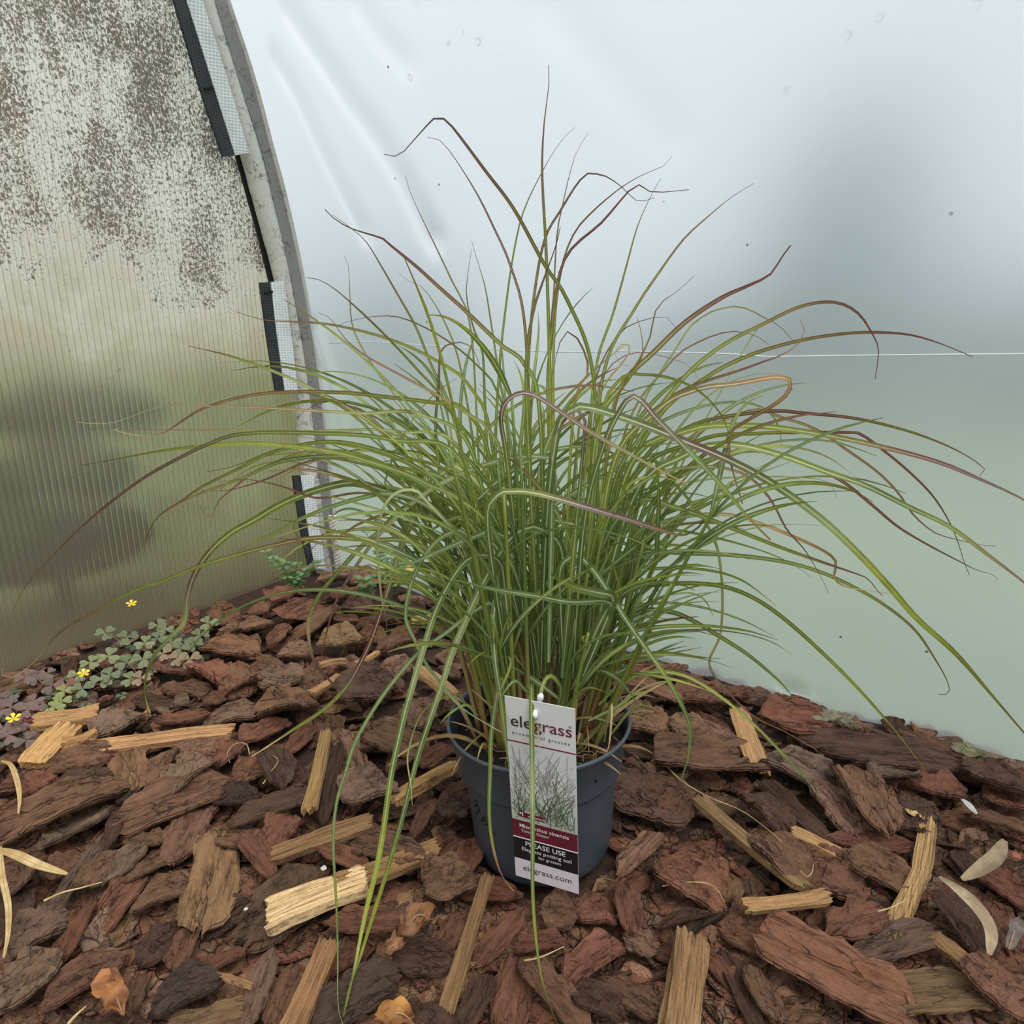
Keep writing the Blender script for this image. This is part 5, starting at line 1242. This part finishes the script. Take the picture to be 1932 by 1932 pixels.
straw('short straw in the left bottom corner', [ZA(360, 1910), ZA(400, 1865), ZA(455, 1815)], .0014)
straw('twiggy pale straw left of the chip slabs in the left foreground', [ZA(230, 1260), ZA(330, 1215), ZA(430, 1190), ZA(540, 1160)], .0012)
straw('straw crossing chips before the pot', [ZB(1090, 1575), ZB(1180, 1555), ZB(1300, 1500)], .0009)
straw('curled straw on chips left of the upright splinter', [ZA(1390, 640), ZA(1430, 580), ZA(1470, 520), ZA(1440, 490)], .0008)
straw('curled straw loop under the long splinter tip', [ZA(1320, 490), ZA(1300, 430), ZA(1240, 430), ZA(1200, 480), ZA(1215, 530)], .0007)
straw('straw lying on the chips below the long olive stick', [ZC(735, 1110), ZC(770, 1145), ZC(800, 1120), ZC(805, 1080)], .0007)
straw('thin twig by the lower end of the bent splinter', [ZC(1150, 1330), ZC(1220, 1310), ZC(1310, 1265)], .0008)
M_spot = plain('white_fungus', (176, 176, 172), .7, .2, 500); M_red = plain('red_scrap', (150, 80, 58), .7, .2, 200)
def dot(name, lab, x, y, rpx, mat, h=.03, cat='fungus'):
    c = at_z(x, y, h); r = rpx * depth_of(c) / FPX; v, f = [], []
    for j in range(5):
        for k in range(10):
            a = k * .6283; e = j * math.pi / 8; q = r * (1 + .55 * mnoise.noise((math.cos(a) * 1.9, math.sin(a) * 1.9, x))); v.append(c + np.array([q * math.cos(a) * math.cos(e), q * math.sin(a) * math.cos(e), q * .22 * math.sin(e)]))
    for j in range(4):
        for k in range(10): f.append((j * 10 + k, j * 10 + (k + 1) % 10, (j + 1) * 10 + (k + 1) % 10, (j + 1) * 10 + k))
    o = mesh(name, v, f, mat, smooth=True); tag(o, lab, cat); return o
dot('fungus_cup', 'round white fungus cup just above the cream wood splinter', *ZA(1710, 1085), 6, M_spot, .030)
dot('fungus_cup', 'tiny grey fungus dot left of the cream wood splinter', *ZA(1300, 1302), 4, M_spot, .024)
dot('lichen_crust', 'yellow lichen crust on the dark chip above the bent splinter', *ZC(1345, 800), 13, plain('lichen', (176, 146, 96), .9, .35, 200), .026, 'lichen')
dot('red_scrap', 'orange-red bark scrap at the right edge', *ZC(1890, 1030), 8, M_red, .025, 'bark scrap')
dry_leaf('white papery scrap between chips near the right edge', [(*ZC(1600, 730), .012), (*ZC(1640, 770), .014), (*ZC(1680, 810), .010)], 14, M_spot, name='paper_scrap', cat='scrap')

# ------------------------------------------------------------------ tell the bark chips apart by the landmark beside them
LM = [('the long straw-coloured splinter', 311, 1390), ('the upright straw-coloured splinter', 603, 1446), ('the cream wood splinter', 610, 1690), ('the cracked tan block', 400, 1650), ('the long left-edge bark slab', 120, 1525),
      ('the big blunt bark slab', 325, 1515), ('the silvery grey chip', 147, 1560), ('the flat charcoal slab', 350, 1865), ('the bottom left tan slab', 385, 1925), ('the brown wood plank', 585, 1865),
      ('the little straw-coloured splinter', 441, 1840), ('the purple-red bark strip', 330, 1262), ('the white-speckled grey chunk', 690, 1487), ('the flat pinkish slab', 665, 1428), ("the splinter at the pot's side", 807, 1472),
      ('the long narrow splinter', 884, 1762), ('the smooth reddish slab', 966, 1853), ('the light chip beside the pot', 1209, 1603), ('the flat yellow-tan slat', 1411, 1388), ('the large brown slab', 1335, 1440),
      ('the long dark ridged slab', 1660, 1413), ('the oval pitted chip', 1582, 1523), ('the slanting olive stick', 1409, 1585), ('the bent wood splinter', 1742, 1642), ('the square reddish block', 1571, 1649),
      ('the shell-shaped chip', 1303, 1663), ('the very large reddish slab', 1563, 1830), ('the large yellowish slab', 1744, 1868), ('the pointed wood wedge', 1292, 1850), ('the pale dried leaf', 1840, 1730),
      ('the foot of the hoop', 615, 1085), ('the wood sorrel patch', 240, 1255), ('the orange crumpled leaf', 215, 1880), ('the lower end of the tag', 1040, 1700), ('the splinter leaning on the rim', 820, 1285),
      ('the golden yellow leaf', 745, 1920), ('the ochre crumpled leaf', 785, 1740), ('the bushy corner weed', 545, 1100), ('the thin film-edge splinter', 1893, 1458), ('the bright short splinter', 695, 1240), ('the straw leaves', 30, 1640),
      ('the left rim of the pot', 845, 1360), ('the right rim of the pot', 1190, 1350), ('the narrow flat splinter', 628, 1247), ('the bottom right slab', 1885, 1865)]
def proj(p):
    v = np.asarray(p) - CO; d = v @ FW; return 966 + FPX * v[0] / d, 966 - FPX * (v @ UP) / d
bpy.context.view_layer.update()
byl = {}
for o in list(col.objects):
    if o.get('group') == 'bark chips of the mulch' and any(o['label'].startswith(s) for s in ('small ', 'mid-sized ', 'large ')) and o.get('auto'):
        x, y = proj(o.matrix_world.translation); n, lx, ly = min(LM, key=lambda q: math.hypot(q[1] - x, (q[2] - y) * 1.3))
        dx, dy = x - lx, (y - ly) * 1.3
        dr = ('right of' if dx > 0 else 'left of') if abs(dx) > abs(dy) else ('in front of' if dy > 0 else 'behind')
        byl.setdefault(f"{o['auto']} bark chip {dr} {n}", []).append((math.hypot(dx, dy), o))
ORD = ['nearest', 'second nearest', 'third nearest', 'fourth nearest', 'fifth nearest', 'sixth nearest', 'seventh nearest']
for lab, L in byl.items():
    L.sort(key=lambda q: q[0])
    for k, (d, o) in enumerate(L): o['label'] = lab if len(L) == 1 else f'{lab}, {ORD[min(k, 6)]}'
for o in col.objects:
    if 'auto' in o: del o['auto']
